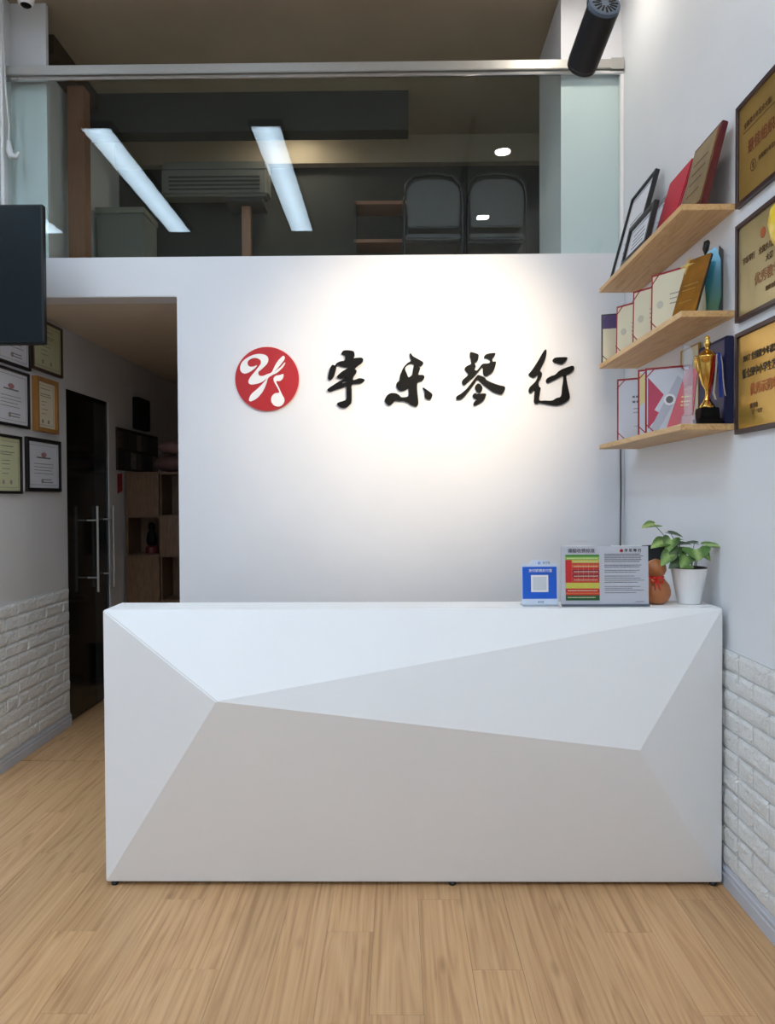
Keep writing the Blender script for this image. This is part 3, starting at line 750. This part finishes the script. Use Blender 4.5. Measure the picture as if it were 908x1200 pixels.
def ribbon(pts, wd, m, name='ribbon'):
    o = MB(); v = []
    for i, p in enumerate(pts):
        p = Vector(p); n = Vector((wd/2, .003, 0))
        v.append(p-n); v.append(p+n)
    vv = [tuple(q) for q in v]; back = [(q[0], q[1]+.0012, q[2]) for q in vv]
    n = len(vv); F = []
    for i in range(0, n-2, 2):
        F += [(i, i+1, i+3, i+2), (n+i, n+i+2, n+i+3, n+i+1), (i, i+2, n+i+2, n+i), (i+1, n+i+1, n+i+3, i+3)]
    F += [(0, n, n+1, 1), (n-2, n-1, 2*n-1, 2*n-2)]
    return o.poly(vv+back, F).build(name, m, t, smooth=False)
mr_, mw_, mb_ = mat('ribbon_red', (170, 34, 40), .5), mat('ribbon_white', (226, 222, 214), .5), mat('ribbon_blue', (40, 66, 160), .5)
ribbon([(.010, -.046, .252), (.006, -.040, .20), (.002, -.030, .15), (-.004, -.028, .10), (-.010, -.034, .075)], .008, mr_, 'red_ribbon')
ribbon([(.018, -.044, .256), (.016, -.040, .20), (.014, -.032, .15), (.012, -.030, .115), (.018, -.032, .09)], .009, mw_, 'white_ribbon')
ribbon([(.026, -.040, .262), (.030, -.040, .20), (.034, -.036, .15), (.036, -.036, .098)], .016, mb_, 'blue_ribbon')
ribbon([(.034, -.034, .262), (.040, -.038, .22), (.042, -.040, .17), (.044, -.044, .13), (.047, -.048, .102)], .006, mw_, 'white_ribbon')
t = board('award_case', 'navy blue award case standing open behind the gold cup', 'award case', (1.226, 3.12, Z3), AX, .0, .26, .32)
MB().box((0, -.008, 0), (.258, .022, .325)).build('case', M_navy, t, bevel=.003)
MB().box((.012, -.0095, .012), (.246, -.0078, .313)).build('lining', mat('navy_satin', (14, 20, 84), .45, var=.3, scale=10), t)

# ---------------------------------------------------------------- brass plaques on the right wall
def plaque(label, z0, H, pm, W=.52):
    t = board('wall_plaque', label, 'plaque', (XR-.001, 2.822, z0), AX, 0, W, H, 'brass plaques on the right wall')
    MB().ring(W, H, .017, -.018, 0).build('frame', M_frame, t, bevel=.0015, seg=1)
    p = MB().box((.0165, -.010, .0165), (W-.0165, -.0005, H-.0165)).build('brass_plate', pm, t)
    return t, p
Mi = mat('engraved_brown', (92, 58, 26), .6); Mir = mat('engraved_red', (170, 84, 40), .6)
t, p = plaque('brass plaque in dark frame, topmost of three, with round mark', 2.518, .362, M_gold)
y = -.0112
text('全国青少年艺术大赛', .022, .055, .268, y, Mi, p)
MB().box((.05, y, .246), (.46, y+.001, .248)).build('ruled_line', Mi, p)
text('最佳组织机构', .048, .085, .180, y, mat('engraved_rust', (120, 62, 30), .6), p)
text('全国青少年艺术组委会', .018, .165, .112, y, Mi, p)
cm = MB(); 
for k in range(24):
    a = 2*PI*k/24; a2 = 2*PI*(k+1)/24
    cm.prism([(.125+.020*math.cos(a), .108+.020*math.sin(a)), (.125+.020*math.cos(a2), .108+.020*math.sin(a2)), (.125+.017*math.cos(a2), .108+.017*math.sin(a2)), (.125+.017*math.cos(a), .108+.017*math.sin(a))], y, y+.001)
cm.prism([(.118, .112), (.125, .120), (.132, .112), (.128, .108), (.130, .098), (.120, .098), (.122, .108)], y, y+.001)
cm.build('round_mark', Mi, p)
t, p = plaque('paler brass plaque in dark frame, middle of three, with red emblem', 2.106, .350, M_goldpale)
MB().lathe([(.018, 0), (.018, .001)], seg=24).xf(Matrix.Translation((.20, y+.001, .262)) @ ROTX).build('red_emblem', Mir, p)
text('宇乐琴行', .026, .05, .205, y, Mi, p, sx=.9); text('全国少儿音乐', .026, .17, .205, y, Mi, p, sx=.9)
text('大赛', .026, .22, .168, y, Mi, p)
text('优秀教学奖', .044, .14, .115, y, mat('engraved_dull_red', (150, 104, 66), .6), p)
text('组委会颁', .018, .22, .066, y, Mi, p)
t, p = plaque('bright gold plaque in dark frame, lowest of three, with red writing', 1.703, .364, M_gold2)
text('2017 全国青少年器乐', .030, .055, .262, y, M_inkdark, p, sx=.9)
text('暨全国中小学生艺术大赛', .034, .050, .208, y, M_inkdark, p, sx=.9)
text('优秀示范单位', .044, .11, .145, y, Mir, p, sx=.9)
text('组委会', .02, .11, .090, y, Mi, p); text('二〇一七年', .018, .11, .068, y, Mi, p)
# yellow balloon
t = thing('balloon', 'yellow balloon touching the right wall at the picture edge', 'balloon', (1.140, 2.155, 2.10))
MB().lathe([(.006, .004), (.012, .010), (.040, .034), (.072, .068), (.092, .105), (.100, .145), (.094, .182), (.070, .212), (.036, .229), (.002, .234)], seg=28).build('skin', mat('yellow_latex', (244, 208, 60), .3, var=.04), t, smooth=True)
MB().lathe([(.012, -.008), (.005, .002), (.008, .006)], seg=12).build('knot', mat('yellow_latex', (244, 208, 60), .3), t)

# ---------------------------------------------------------------- things on the desk
ZD = DZT + .0008
t = thing('payment_stand', 'small blue and white acrylic payment stand on the desk', 'sign stand', (.483, 2.985, ZD), (0, 0, .02))
MB().box((0, -.035, 0), (.142, .035, .003)).build('base', M_ptglass, t)
ms = MB().prism([(0, .0032), (.142, .0032), (.142, .160), (.112, .162), (.105, .176), (.042, .176), (.035, .162), (0, .160)], -.004, 0).xf(Matrix.Rotation(-.06, 4, 'X')).build('acrylic_panel', mat('stand_white', (214, 226, 244), .25, var=.02), t)
ms2 = MB().box((.004, -.0056, .026), (.137, -.0043, .150)).xf(Matrix.Rotation(-.06, 4, 'X')).build('blue_print', mat('print_blue', (10, 92, 205), .3, var=.02), t)
MB().box((.037, -.0070, .052), (.104, -.0058, .118)).xf(Matrix.Rotation(-.06, 4, 'X')).build('white_square', M_white, ms2)
MB().box((.044, -.0080, .059), (.097, -.0071, .111)).xf(Matrix.Rotation(-.06, 4, 'X')).build('grey_square', mat('print_pale_grey', (206, 210, 216), .4), ms2)
text('支付就用支付宝', .013, .0705, .136, -.0135, M_white, ms2, align='CENTER')
text('支付宝', .010, .078, .1665, -.0152, mat('print_navy', (40, 60, 110), .4), ms, depth=.0005)
MB().lathe([(.0055, 0), (.0055, .001)], seg=20).xf(Matrix.Translation((.066, -.0135, .1665)) @ ROTX).build('blue_logo', mat('print_blue2', (20, 110, 215), .4), ms)
text('支', .008, .066, .1665, -.0155, M_white, ms, align='CENTER', depth=.0005)
text('支付宝', .008, .074, .0135, -.0060, mat('print_navy', (40, 60, 110), .4), ms, align='CENTER', depth=.0005)

t = thing('course_sign', 'grey landscape table sign with coloured course table and text', 'sign stand', (.633, 2.965, ZD), (-.05, 0, 0))
MB().box((0, -.006, 0), (.335, 0, .230)).build('panel', mat('sign_silver', (190, 192, 202), .45, var=.02), t, bevel=.001)
MB().box((.0, -.018, 0), (.335, -.0062, .008)).build('base_lip', mat('sign_base_grey', (90, 96, 110), .4), t)
MB().box((.02, -.0062, .2302), (.12, .001, .2325)).build('edge_highlight', M_white, t); MB().box((.195, -.0062, .2302), (.31, .001, .2325)).build('edge_highlight', M_white, t)  # white strips stand in for highlights along the acrylic top
y = -.0072
text('课程收费标准', .0175, .025, .212, y, mat('print_grey_dark', (88, 84, 96), .5), t, space=1.0)
cs = {'g': (60, 132, 48), 'l': (136, 190, 70), 'y': (196, 190, 78), 'o': (214, 96, 52), 'r': (196, 30, 34), 'p': (150, 12, 56), 'd': (28, 84, 36)}
tb = MB().box((.016, y, .022), (.146, y+.001, .198)).build('table_print', mat('tab_red', cs['r'], .5), t)
def cell(x0, z0, x1, z1, c, yy=y-.0008):
    MB().box((x0, yy, z0), (x1, yy+.0008, z1)).build('table_row', mat('tab_'+c, cs[c], .5, var=.05, scale=40), tb)
cell(.016, .190, .146, .198, 'g'); cell(.016, .178, .146, .190, 'l'); cell(.040, .166, .146, .178, 'y'); cell(.040, .148, .146, .160, 'o')
cell(.042, .128, .146, .140, 'p'); cell(.042, .110, .146, .124, 'p')
cell(.016, .068, .146, .090, 'y'); cell(.016, .022, .146, .042, 'd'); cell(.016, .046, .146, .052, 'o')
gl = MB()
for xx in (.040, .064, .084, .104, .124): gl.box((xx, y-.0012, .094), (xx+.0007, y-.0008, .178))
for zz in (.094, .108, .125, .141, .162, .178): gl.box((.040, y-.0012, zz), (.146, y-.0008, zz+.0007))
gl.build('table_grid', mat('tab_line', (214, 140, 110), .5), tb)
lines(tb, mat('print_pale', (214, 220, 180), .5), .022, .140, [.182], y-.0014, .004, 0, seed=71)
lines(tb, mat('print_pale', (214, 220, 180), .5), .048, .140, [.169, .151, .131, .114, .099], y-.0014, .0028, 0, seed=72)
lines(tb, mat('print_pale', (214, 220, 180), .5), .024, .140, [.058, .032], y-.0014, .003, .1, seed=73)
lines(t, mat('print_grey_dark', (88, 84, 96), .5), .166, .322, [.198, .191, .184, .177, .170, .156, .149], y, .0028, .15, seed=74)
lines(t, M_ink, .166, .318, [.136, .129, .114, .106, .098, .090], y, .0024, .25, seed=75)
lines(t, M_ink, .166, .318, [.074, .067, .060, .050], y, .0024, .3, seed=76)
lines(t, M_ink, .285, .315, [.016], y, .0024, .0, seed=77)
MB().lathe([(.0065, 0), (.0065, .001)], seg=20).xf(Matrix.Translation((.232, y+.001, .213)) @ ROTX).build('red_logo', M_red, t)
text('宇 乐 琴 行', .0135, .243, .213, y, M_black, t)

# gourd
t = thing('gourd', 'brown gourd tied with a red ribbon between sign and pot', 'gourd', (1.018, 3.03, ZD))
Mg = mat('gourd_skin', (176, 106, 56), .35, var=.2, scale=14, coat=.2)
MB().lathe([(.012, .002), (.030, .000), (.046, .012), (.0555, .034), (.056, .052), (.050, .074), (.036, .093), (.026, .103), (.026, .108), (.034, .118), (.0395, .134), (.038, .150), (.026, .166), (.014, .172), (.006, .176)], seg=32).build('body', Mg, t, smooth=True)
Mrr = mat('ribbon_scarlet', (206, 36, 24), .5, var=.1)
MB().lathe([(.027, .101), (.031, .103), (.031, .108), (.027, .110)], seg=24).build('ribbon_band', Mrr, t)
for s in (-1, 1):
    MB().tube([(-.012, -.036, .102), (-.012+s*.012, -.048, .106), (-.012+s*.026, -.050, .100), (-.012+s*.022, -.052, .088), (-.012+s*.008, -.048, .092), (-.012, -.040, .100)], .0038, 8).build('bow_loop', Mrr, t, smooth=True)
    MB().tube([(-.012, -.036, .100), (-.012+s*.006, -.052, .082), (-.012+s*.010, -.056, .060)], [.004, .0035, .002], 8).build('bow_tail', Mrr, t, smooth=True)

# potted plant
t = thing('potted_plant', 'green arrowhead plant in a white tapered pot at the desk end', 'plant', (1.148, 3.03, ZD))
MB().lathe([(.040, .0), (.043, .002), (.068, .136), (.070, .140), (.066, .140), (.064, .126)], seg=36).build('pot', mat('pot_white', (232, 232, 232), .35, var=.02), t, smooth=False)
MB().lathe([(.0645, .1265), (.0655, .142), (.0675, .1435), (.0615, .1435), (.060, .129)], seg=36).build('pot_liner', M_blackp, t)
MB().lathe([(.058, .120), (.058, .131)], seg=20).build('soil', mat('soil', (44, 34, 26), .9, bump=.8, bscale=80), t)
def leaf_mat(name, edge, mid):
    m = bpy.data.materials.new(name); m.use_nodes = True
    nt = m.node_tree; b = nt.nodes['Principled BSDF']; b.inputs['Roughness'].default_value = .4
    tc = nt.nodes.new('ShaderNodeTexCoord'); sp = nt.nodes.new('ShaderNodeSeparateXYZ'); nt.links.new(tc.outputs['Object'], sp.inputs[0])
    ab = nt.nodes.new('ShaderNodeMath'); ab.operation = 'ABSOLUTE'; nt.links.new(sp.outputs['X'], ab.inputs[0])
    n = nt.nodes.new('ShaderNodeTexNoise'); n.inputs['Scale'].default_value = 90; nt.links.new(tc.outputs['Object'], n.inputs['Vector'])
    ma = nt.nodes.new('ShaderNodeMath'); ma.operation = 'MULTIPLY_ADD'; ma.inputs[1].default_value = .022
    nt.links.new(n.outputs['Fac'], ma.inputs[0]); nt.links.new(ab.outputs[0], ma.inputs[2])
    r = nt.nodes.new('ShaderNodeValToRGB'); r.color_ramp.elements[0].position = .012; r.color_ramp.elements[0].color = lin(mid)
    r.color_ramp.elements[1].position = .030; r.color_ramp.elements[1].color = lin(edge)
    nt.links.new(ma.outputs[0], r.inputs['Fac']); nt.links.new(r.outputs[0], b.inputs['Base Color'])
    return m
ML = [leaf_mat('leaf_green', (62, 96, 44), (128, 160, 84)), leaf_mat('leaf_dark', (34, 56, 34), (70, 96, 58)), leaf_mat('leaf_pale', (84, 122, 58), (164, 186, 116))]
def leaf(tip_dir, pos, L_, W_, mi, droop=.25, up=(0, 0, 1)):
    """arrowhead leaf: notch at pos, tip along tip_dir, upper face towards up"""
    half = [(0, 0), (.22, -.28), (.42, -.32), (.52, -.12), (.50, .12), (.38, .42), (.20, .74), (0, 1.0)]
    o = MB(); rows = []
    for (x_, y_) in half:
        rows.append((x_*W_, y_*L_))
    vs = []; F = []
    mid = []
    for i, (x_, y_) in enumerate(rows):
        ym = max(y_, 0) if i else 0
        bend = -droop*L_*(max(ym, 0)/L_)**2
        for s in (-1, 0, 1):
            if s == 0: vs.append((0, ym, bend))
            else: vs.append((s*x_, y_, -droop*L_*(abs(y_)/L_)**2 + .10*x_))
    thick = .0009
    n = len(vs); vv = vs + [(a, b_, c-thick) for a, b_, c in vs]
    for i in range(len(rows)-1):
        a = i*3; b_ = a+3
        F += [(a, a+1, b_+1, b_), (a+1, a+2, b_+2, b_+1)]
    F2 = [tuple(n+q for q in f[::-1]) for f in F]
    bmx = o.bm; V = [bmx.verts.new(p) for p in vv]
    for f in F+F2: bmx.faces.new([V[q] for q in f])
    bmesh.ops.remove_doubles(bmx, verts=bmx.verts, dist=1e-5)
    Y = Vector(tip_dir).normalized(); Zu = Vector(up); Xv = Y.cross(Zu).normalized(); Zv = Xv.cross(Y).normalized()
    M = Matrix((Xv, Y, Zv)).transposed().to_4x4()
    ob = o.build('leaf', ML[mi], t, smooth=True)
    M.translation = Vector(pos); ob.matrix_local = M
    return ob
# (notch x,y,z), tip direction, length, width, material, up
# pot centre is at px 812; one px = .00335 m here
def lp(px, py): return ((px-812)*.003345, -.0, (707-py)*.003345)
leaves = [
 ((773, 614), .02, (-1, -.45, -.05), .062, .062, 2, (.1, -.35, 1)),
 ((792, 624), .02, (.9, -.6, -.15), .050, .050, 1, (0, -.2, 1)),
 ((800, 633), .03, (1, .2, .25), .034, .030, 1, (0, -.2, 1)),
 ((782, 634), .00, (-1, -.5, -.25), .066, .066, 2, (.0, -.6, 1)),
 ((790, 632), -.01, (-.5, -.6, -.8), .060, .064, 0, (-.4, -1, .7)),
 ((797, 640), -.02, (-.8, -.6, -.5), .060, .070, 1, (-.1, -1, 1)),
 ((784, 649), -.045, (-.8, -.4, -.75), .056, .056, 0, (-.4, -1, .5)),
 ((804, 650), -.05, (-.6, -.5, -.8), .058, .064, 0, (-.1, -1, .4)),
 ((795, 656), -.045, (-.9, -.3, -.5), .050, .052, 1, (-.1, -1, .6)),
 ((815, 643), -.045, (0.05, -.6, -.75), .046, .108, 2, (0, -1, .45)),
 ((830, 638), -.02, (1, -.45, .05), .070, .056, 2, (0, -.4, 1)),
 ((822, 636), .03, (-.9, .3, .1), .046, .046, 1, (0, -.2, 1)),
 ((803, 637), .03, (.9, -.3, .12), .048, .046, 1, (0, -.3, 1)),
 ((826, 645), -.01, (.5, -.4, -.6), .050, .050, 0, (.2, -1, .6)),
 ((790, 645), .015, (-.5, -.3, -.6), .060, .074, 1, (-.1, -1, .5)),
 ((806, 660), -.055, (-.9, -.2, -.15), .038, .040, 0, (0, -1, .7)),
]
for (pp, dy, td, L_, W_, mi, up) in leaves:
    x_, _, z_ = lp(*pp)
    p = Vector((x_, dy, z_))
    leaf(td, p, L_, W_, mi, .2, up)
    root = Vector((max(-.03, min(.03, x_*.35)), dy*.3, .128))
    midp = (root+p)/2 + Vector((-x_*.12, 0, .015))
    MB().tube([root, root*.55+midp*.45+Vector((0,0,.005)), midp, midp*.4+p*.6, p], [.0022, .002, .0018, .0015, .0013], 6).build('stem', mat('stem_green', (92, 112, 84), .5, var=.1), t, smooth=True)

# monitor behind the counter
t = thing('computer_monitor', 'black computer monitor half hidden behind the grey table sign', 'monitor', (.98, 3.30, .7265), (0, 0, .30))
MB().box((-.24, 0, .225), (.205, .035, .535)).xf(Matrix.Rotation(-.04, 4, 'Y')).build('screen_housing', M_blackp, t, bevel=.006)
MB().box((-.09, .02, .02), (-.03, .04, .30)).build('stand_neck', M_blackp, t)
MB().box((-.16, -.07, 0), (.04, .10, .02)).build('stand_base', M_blackp, t, bevel=.004)

# ---------------------------------------------------------------- corridor: glass door, board, cabinet
dr = bpy.data.objects.new('door_1', None); C.objects.link(dr); struct(dr, 'dark glass door with long steel pull handles in the left wall', 'door')
dr.location = (XL-.018, DY0, 0)
M_dglass = mat('dark_door_glass', (9, 12, 14), .12, var=.1, spec=.5)
L_ = DY1-DY0
MB().box((-.006, .03, .01), (.006, .475, DZ-.03)).build('glass_leaf', M_dglass, dr)
MB().box((-.006, .48, .01), (.006, L_-.03, DZ-.03)).build('glass_leaf', mat('slate_door_glass', (44, 54, 58), .2, var=.1, spec=.5), dr)
MB().box((-.10, 0, 0), (.010, .029, DZ)).build('jamb', M_black, dr); MB().box((-.10, L_-.029, 0), (.010, L_, DZ)).build('jamb', mat('slate_stile', (62, 72, 78), .4), dr)
MB().box((-.10, .029, DZ-.029), (.010, L_-.029, DZ)).build('head_jamb', M_black, dr)
for yy in (.345, .645):
    MB().tube([(.080, yy, .83), (.080, yy, 1.43)], .009, 12).build('pull_handle', M_steel, dr)
    for z in (.93, 1.33): MB().tube([(.0065, yy, z), (.0705, yy, z)], .006, 10).build('handle_bolt', M_steel, dr)
# photo board
t = thing('photo_board', 'dark board of small photographs on the corridor wall above the cabinet', 'photo board', (XL+.001, 5.86, 1.70), (0, 0, PI/2))
MB().box((0, -.012, 0), (1.0, 0, .33)).build('backing', mat('board_brown', (58, 46, 42), .8), t)
for i in range(7):
    for j in range(2):
        o = MB().box((.02+i*.14, -.0145, .02+j*.155), (.02+i*.14+.12, -.0122, .02+j*.155+.13)).build('photo', mat('photo_%d' % ((i*3+j) % 4), ((46, 40, 42), (100, 84, 80), (150, 138, 130), (66, 54, 60))[(i*3+j) % 4], .5, var=.6, scale=30), t)
o = MB().box((0, 0, 0), (.05, .30, .26)).build('wall_speaker', M_black, bevel=.005); o.location = (XL+.001, 6.24, 2.05)
tag(o, 'small black box speaker high on the corridor wall', 'speaker')
o = MB().prism([(0, 0), (.10, .02), (.10, .16), (0, .15)], -.003, 0).build('red_pennant', mat('pennant_red', (150, 40, 48), .7)); o.location = (XL+.003, 5.88, 1.52); o.rotation_euler = (0, 0, PI/2)
tag(o, 'small dull red pennant on the corridor wall beside the cabinet', 'pennant')
t = thing('storage_cabinet', 'oak storage cabinet with open cubbyholes at the corridor end', 'cabinet', (-2.135, 6.02, 0))
W_ = .72
fr = MB(); fr.box((0, 0, 0), (.02, .32, 1.69)); fr.box((W_-.02, 0, 0), (W_, .32, 1.69)); fr.box((.26, .02, .02), (.28, .32, 1.67))
for z in (0, .66, 1.02, 1.33, 1.67): fr.box((.02, .0, z), (W_-.02, .32, z+.02))
fr.build('carcass', M_cab, t)
MB().box((.02, .30, .02), (W_-.02, .318, 1.67)).build('back_panel', M_cab, t)
MB().box((.004, -.018, 1.345), (.268, -.001, 1.688)).build('door', M_cab, t)
MB().box((.004, -.018, .345), (.268, -.001, 1.028)).build('door', M_cab, t)
MB().box((.272, -.014, 1.04), (.44, -.001, 1.34)).build('door', M_cab, t)
t = thing('figurine', 'dark figurine with red base in the open cubbyhole of the cabinet', 'figurine', (-1.975, 6.16, 1.041))
MB().lathe([(.05, 0), (.05, .05), (.03, .06)], seg=16).build('base', mat('dull_red', (92, 26, 26), .5), t)
MB().lathe([(.03, .06), (.045, .10), (.035, .16), (.02, .18), (.028, .20), (.026, .235), (.004, .25)], seg=16).build('body', M_black, t, smooth=True)
for X, zz, sz, cc, lb in ((-1.80, 1.691, (.15, .14, .07), (116, 84, 84), 'dusty pink folded bundle on top of the cabinet, lower one'), (-1.79, 1.833, (.13, .12, .055), (140, 110, 108), 'pale pink folded bundle on top of the cabinet, upper one')):
    o = MB().ball((0, 0, sz[2]), 1, (sz[0], sz[1], sz[2]), 3).build('fabric_bundle', mat('cloth_%d' % cc[0], cc, .9, var=.3, scale=20, bump=.5, bscale=30), smooth=True)
    o.location = (X, 6.17, zz); tag(o, lb, 'bundle')

# ---------------------------------------------------------------- loft contents
t = thing('wooden_post', 'brown wooden post standing behind the loft glass at left', 'post', (-2.05, 5.0, 2.80))
MB().box((-.055, -.05, 0), (.055, .05, 1.33)).build('shaft', M_post, t, bevel=.003)
MB().box((-.065, -.06, 0), (.065, .06, .06)).build('plinth', M_post, t)
t = thing('air_conditioner', 'pale air conditioner hung on the loft back wall', 'air conditioner', (-1.35, 5.918, 3.74))
MB().box((-.40, -.16, .0), (.40, 0, .26)).build('body', mat('ac_grey', (120, 118, 110), .5), t, bevel=.02)
for k in range(4): MB().box((-.34, -.166, .04+k*.03), (.34, -.158, .052+k*.03)).build('louvre', M_mezzdark, t)
MB().box((-.40, -.16, .19), (.40, -.163, .195)).build('seam', M_mezzdark, t)
MB().box((-.3, .0, .05), (.3, .08, .2)).build('mounting_plate', M_mezzdark, t)
Mch = mat('chair_grey_fabric', (96, 96, 98), .8, var=.15, scale=40); Mchd = mat('chair_frame_metal', (44, 46, 50), .35, metal=.5)
def chair(x, label):
    t = thing('folding_chair', label, 'chair', (x, 5.25, 2.801), (0, 0, 0), 'chairs in the loft')
    # seen from behind: back nearest the glass
    pts = [(-.185, 0), (-.195, .16), (-.19, .27), (-.15, .325), (-.08, .345), (.08, .345), (.15, .325), (.19, .27), (.195, .16), (.185, 0)]
    MB().prism([(p[0]*.93, .50+p[1]*.93) for p in pts], -.03, .0).build('backrest', Mch, t, bevel=.008)
    MB().tube([(-.20, -.015, .02), (-.20, -.015, .68), (-.185, -.015, .79), (-.13, -.015, .845), (0, -.015, .862), (.13, -.015, .845), (.185, -.015, .79), (.20, -.015, .68), (.20, -.015, .02)], .011, 10).build('back_frame', Mchd, t, smooth=True)
    MB().box((-.19, .0, .43), (.19, .40, .47)).build('seat', Mch, t, bevel=.012)
    for s in (-1, 1): MB().tube([(s*.18, .38, .44), (s*.18, .40, 0)], .011, 8).build('leg', Mchd, t)
    MB().tube([(-.20, -.015, .40), (.20, -.015, .40)], .008, 8).build('crossbar', Mchd, t)
chair(.255, 'grey upholstered chair in the loft, left one of the pair'); chair(.685, 'grey upholstered chair in the loft, right one beside the pillar')
t = thing('wooden_stand', 'small wooden stand with a flat top behind the loft glass', 'stand', (-1.05, 5.45, 2.801))
MB().box((-.13, -.12, .73), (.13, .12, .76)).build('top', M_mezzdark, t)
MB().box((-.03, -.03, .03), (.03, .03, .73)).build('post', M_post, t); MB().box((-.14, -.12, 0), (.14, .12, .03)).build('base', M_post, t)
t = thing('low_shelf', 'narrow wooden shelf rack against the loft back wall', 'shelf', (-.1, 5.82, 2.801))
for z in (.28, .56, .84): MB().box((-.21, -.12, z), (.21, .12, z+.025)).build('shelf_board', M_post, t)
for s in (-1, 1): MB().box((s*.20-.01, -.12, 0), (s*.20+.01, .12, .86)).build('side', M_mezzdark, t)
t = thing('storage_box', 'pale storage box in the loft beside the wooden post', 'box', (-1.95, 5.6, 2.801))
MB().box((-.17, -.15, 0), (.17, .15, .70)).build('body', mat('box_grey', (120, 122, 116), .7, var=.1), t, bevel=.01)
MB().box((-.175, -.155, .70), (.175, .155, .74)).build('lid', mat('box_lid', (132, 132, 120), .7), t)

t = thing('loft_fill_lamp', 'added warm fill lamp of the loft, hidden behind the dark beam', 'ceiling light', (-.75, 5.66, ZC-.001))  # lamp added out of sight to brighten the dim loft
MB().lathe([(.10, 0), (.10, -.015), (.085, -.02), (.085, -.012)], seg=28).build('rim', M_white, t)
MB().lathe([(.084, -.012), (.078, -.028), (.04, -.034)], seg=28).build('lens', emit_mat('loft_fill_glow', (1, .86, .68, 1), 26), t)
# conduit, cable and camera at the upper left
tag(MB().tube([(-2.138, 4.19, 2.85), (-2.138, 4.19, 4.24)], .010, 10).build('conduit', M_white), 'thin white conduit running up the wall at upper left', 'pipe')
t = thing('power_cable', 'pale cable with a plug dangling before the loft pillar', 'cable', (-2.10, 4.17, 3.30))
MB().tube([(-.01, 0, .94), (-.015, 0, .7), (-.005, .0, .4), (.012, 0, .2), (.008, 0, .10)], .005, 8).build('cord', M_wallL, t, smooth=True)
MB().tube([(.008, 0, .12), (.012, 0, .07), (.020, 0, .04), (.050, 0, .035), (.062, 0, .06)], [.010, .018, .020, .012, .006], 10).build('plug', M_wallL, t, smooth=True)
t = thing('security_camera', 'white dome security camera at the top left corner', 'camera', (-1.955, 4.10, ZC-.001))
MB().lathe([(.05, 0), (.05, -.03), (.02, -.04), (.02, -.06)], seg=24).build('mount', M_white, t)
MB().lathe([(.018, -.055), (.034, -.08), (.044, -.105), (.040, -.140), (.030, -.15)], seg=24).build('housing', M_white, t, smooth=True)
MB().lathe([(.029, -.149), (.020, -.157), (.004, -.161)], seg=24).build('lens', M_black, t, smooth=True)
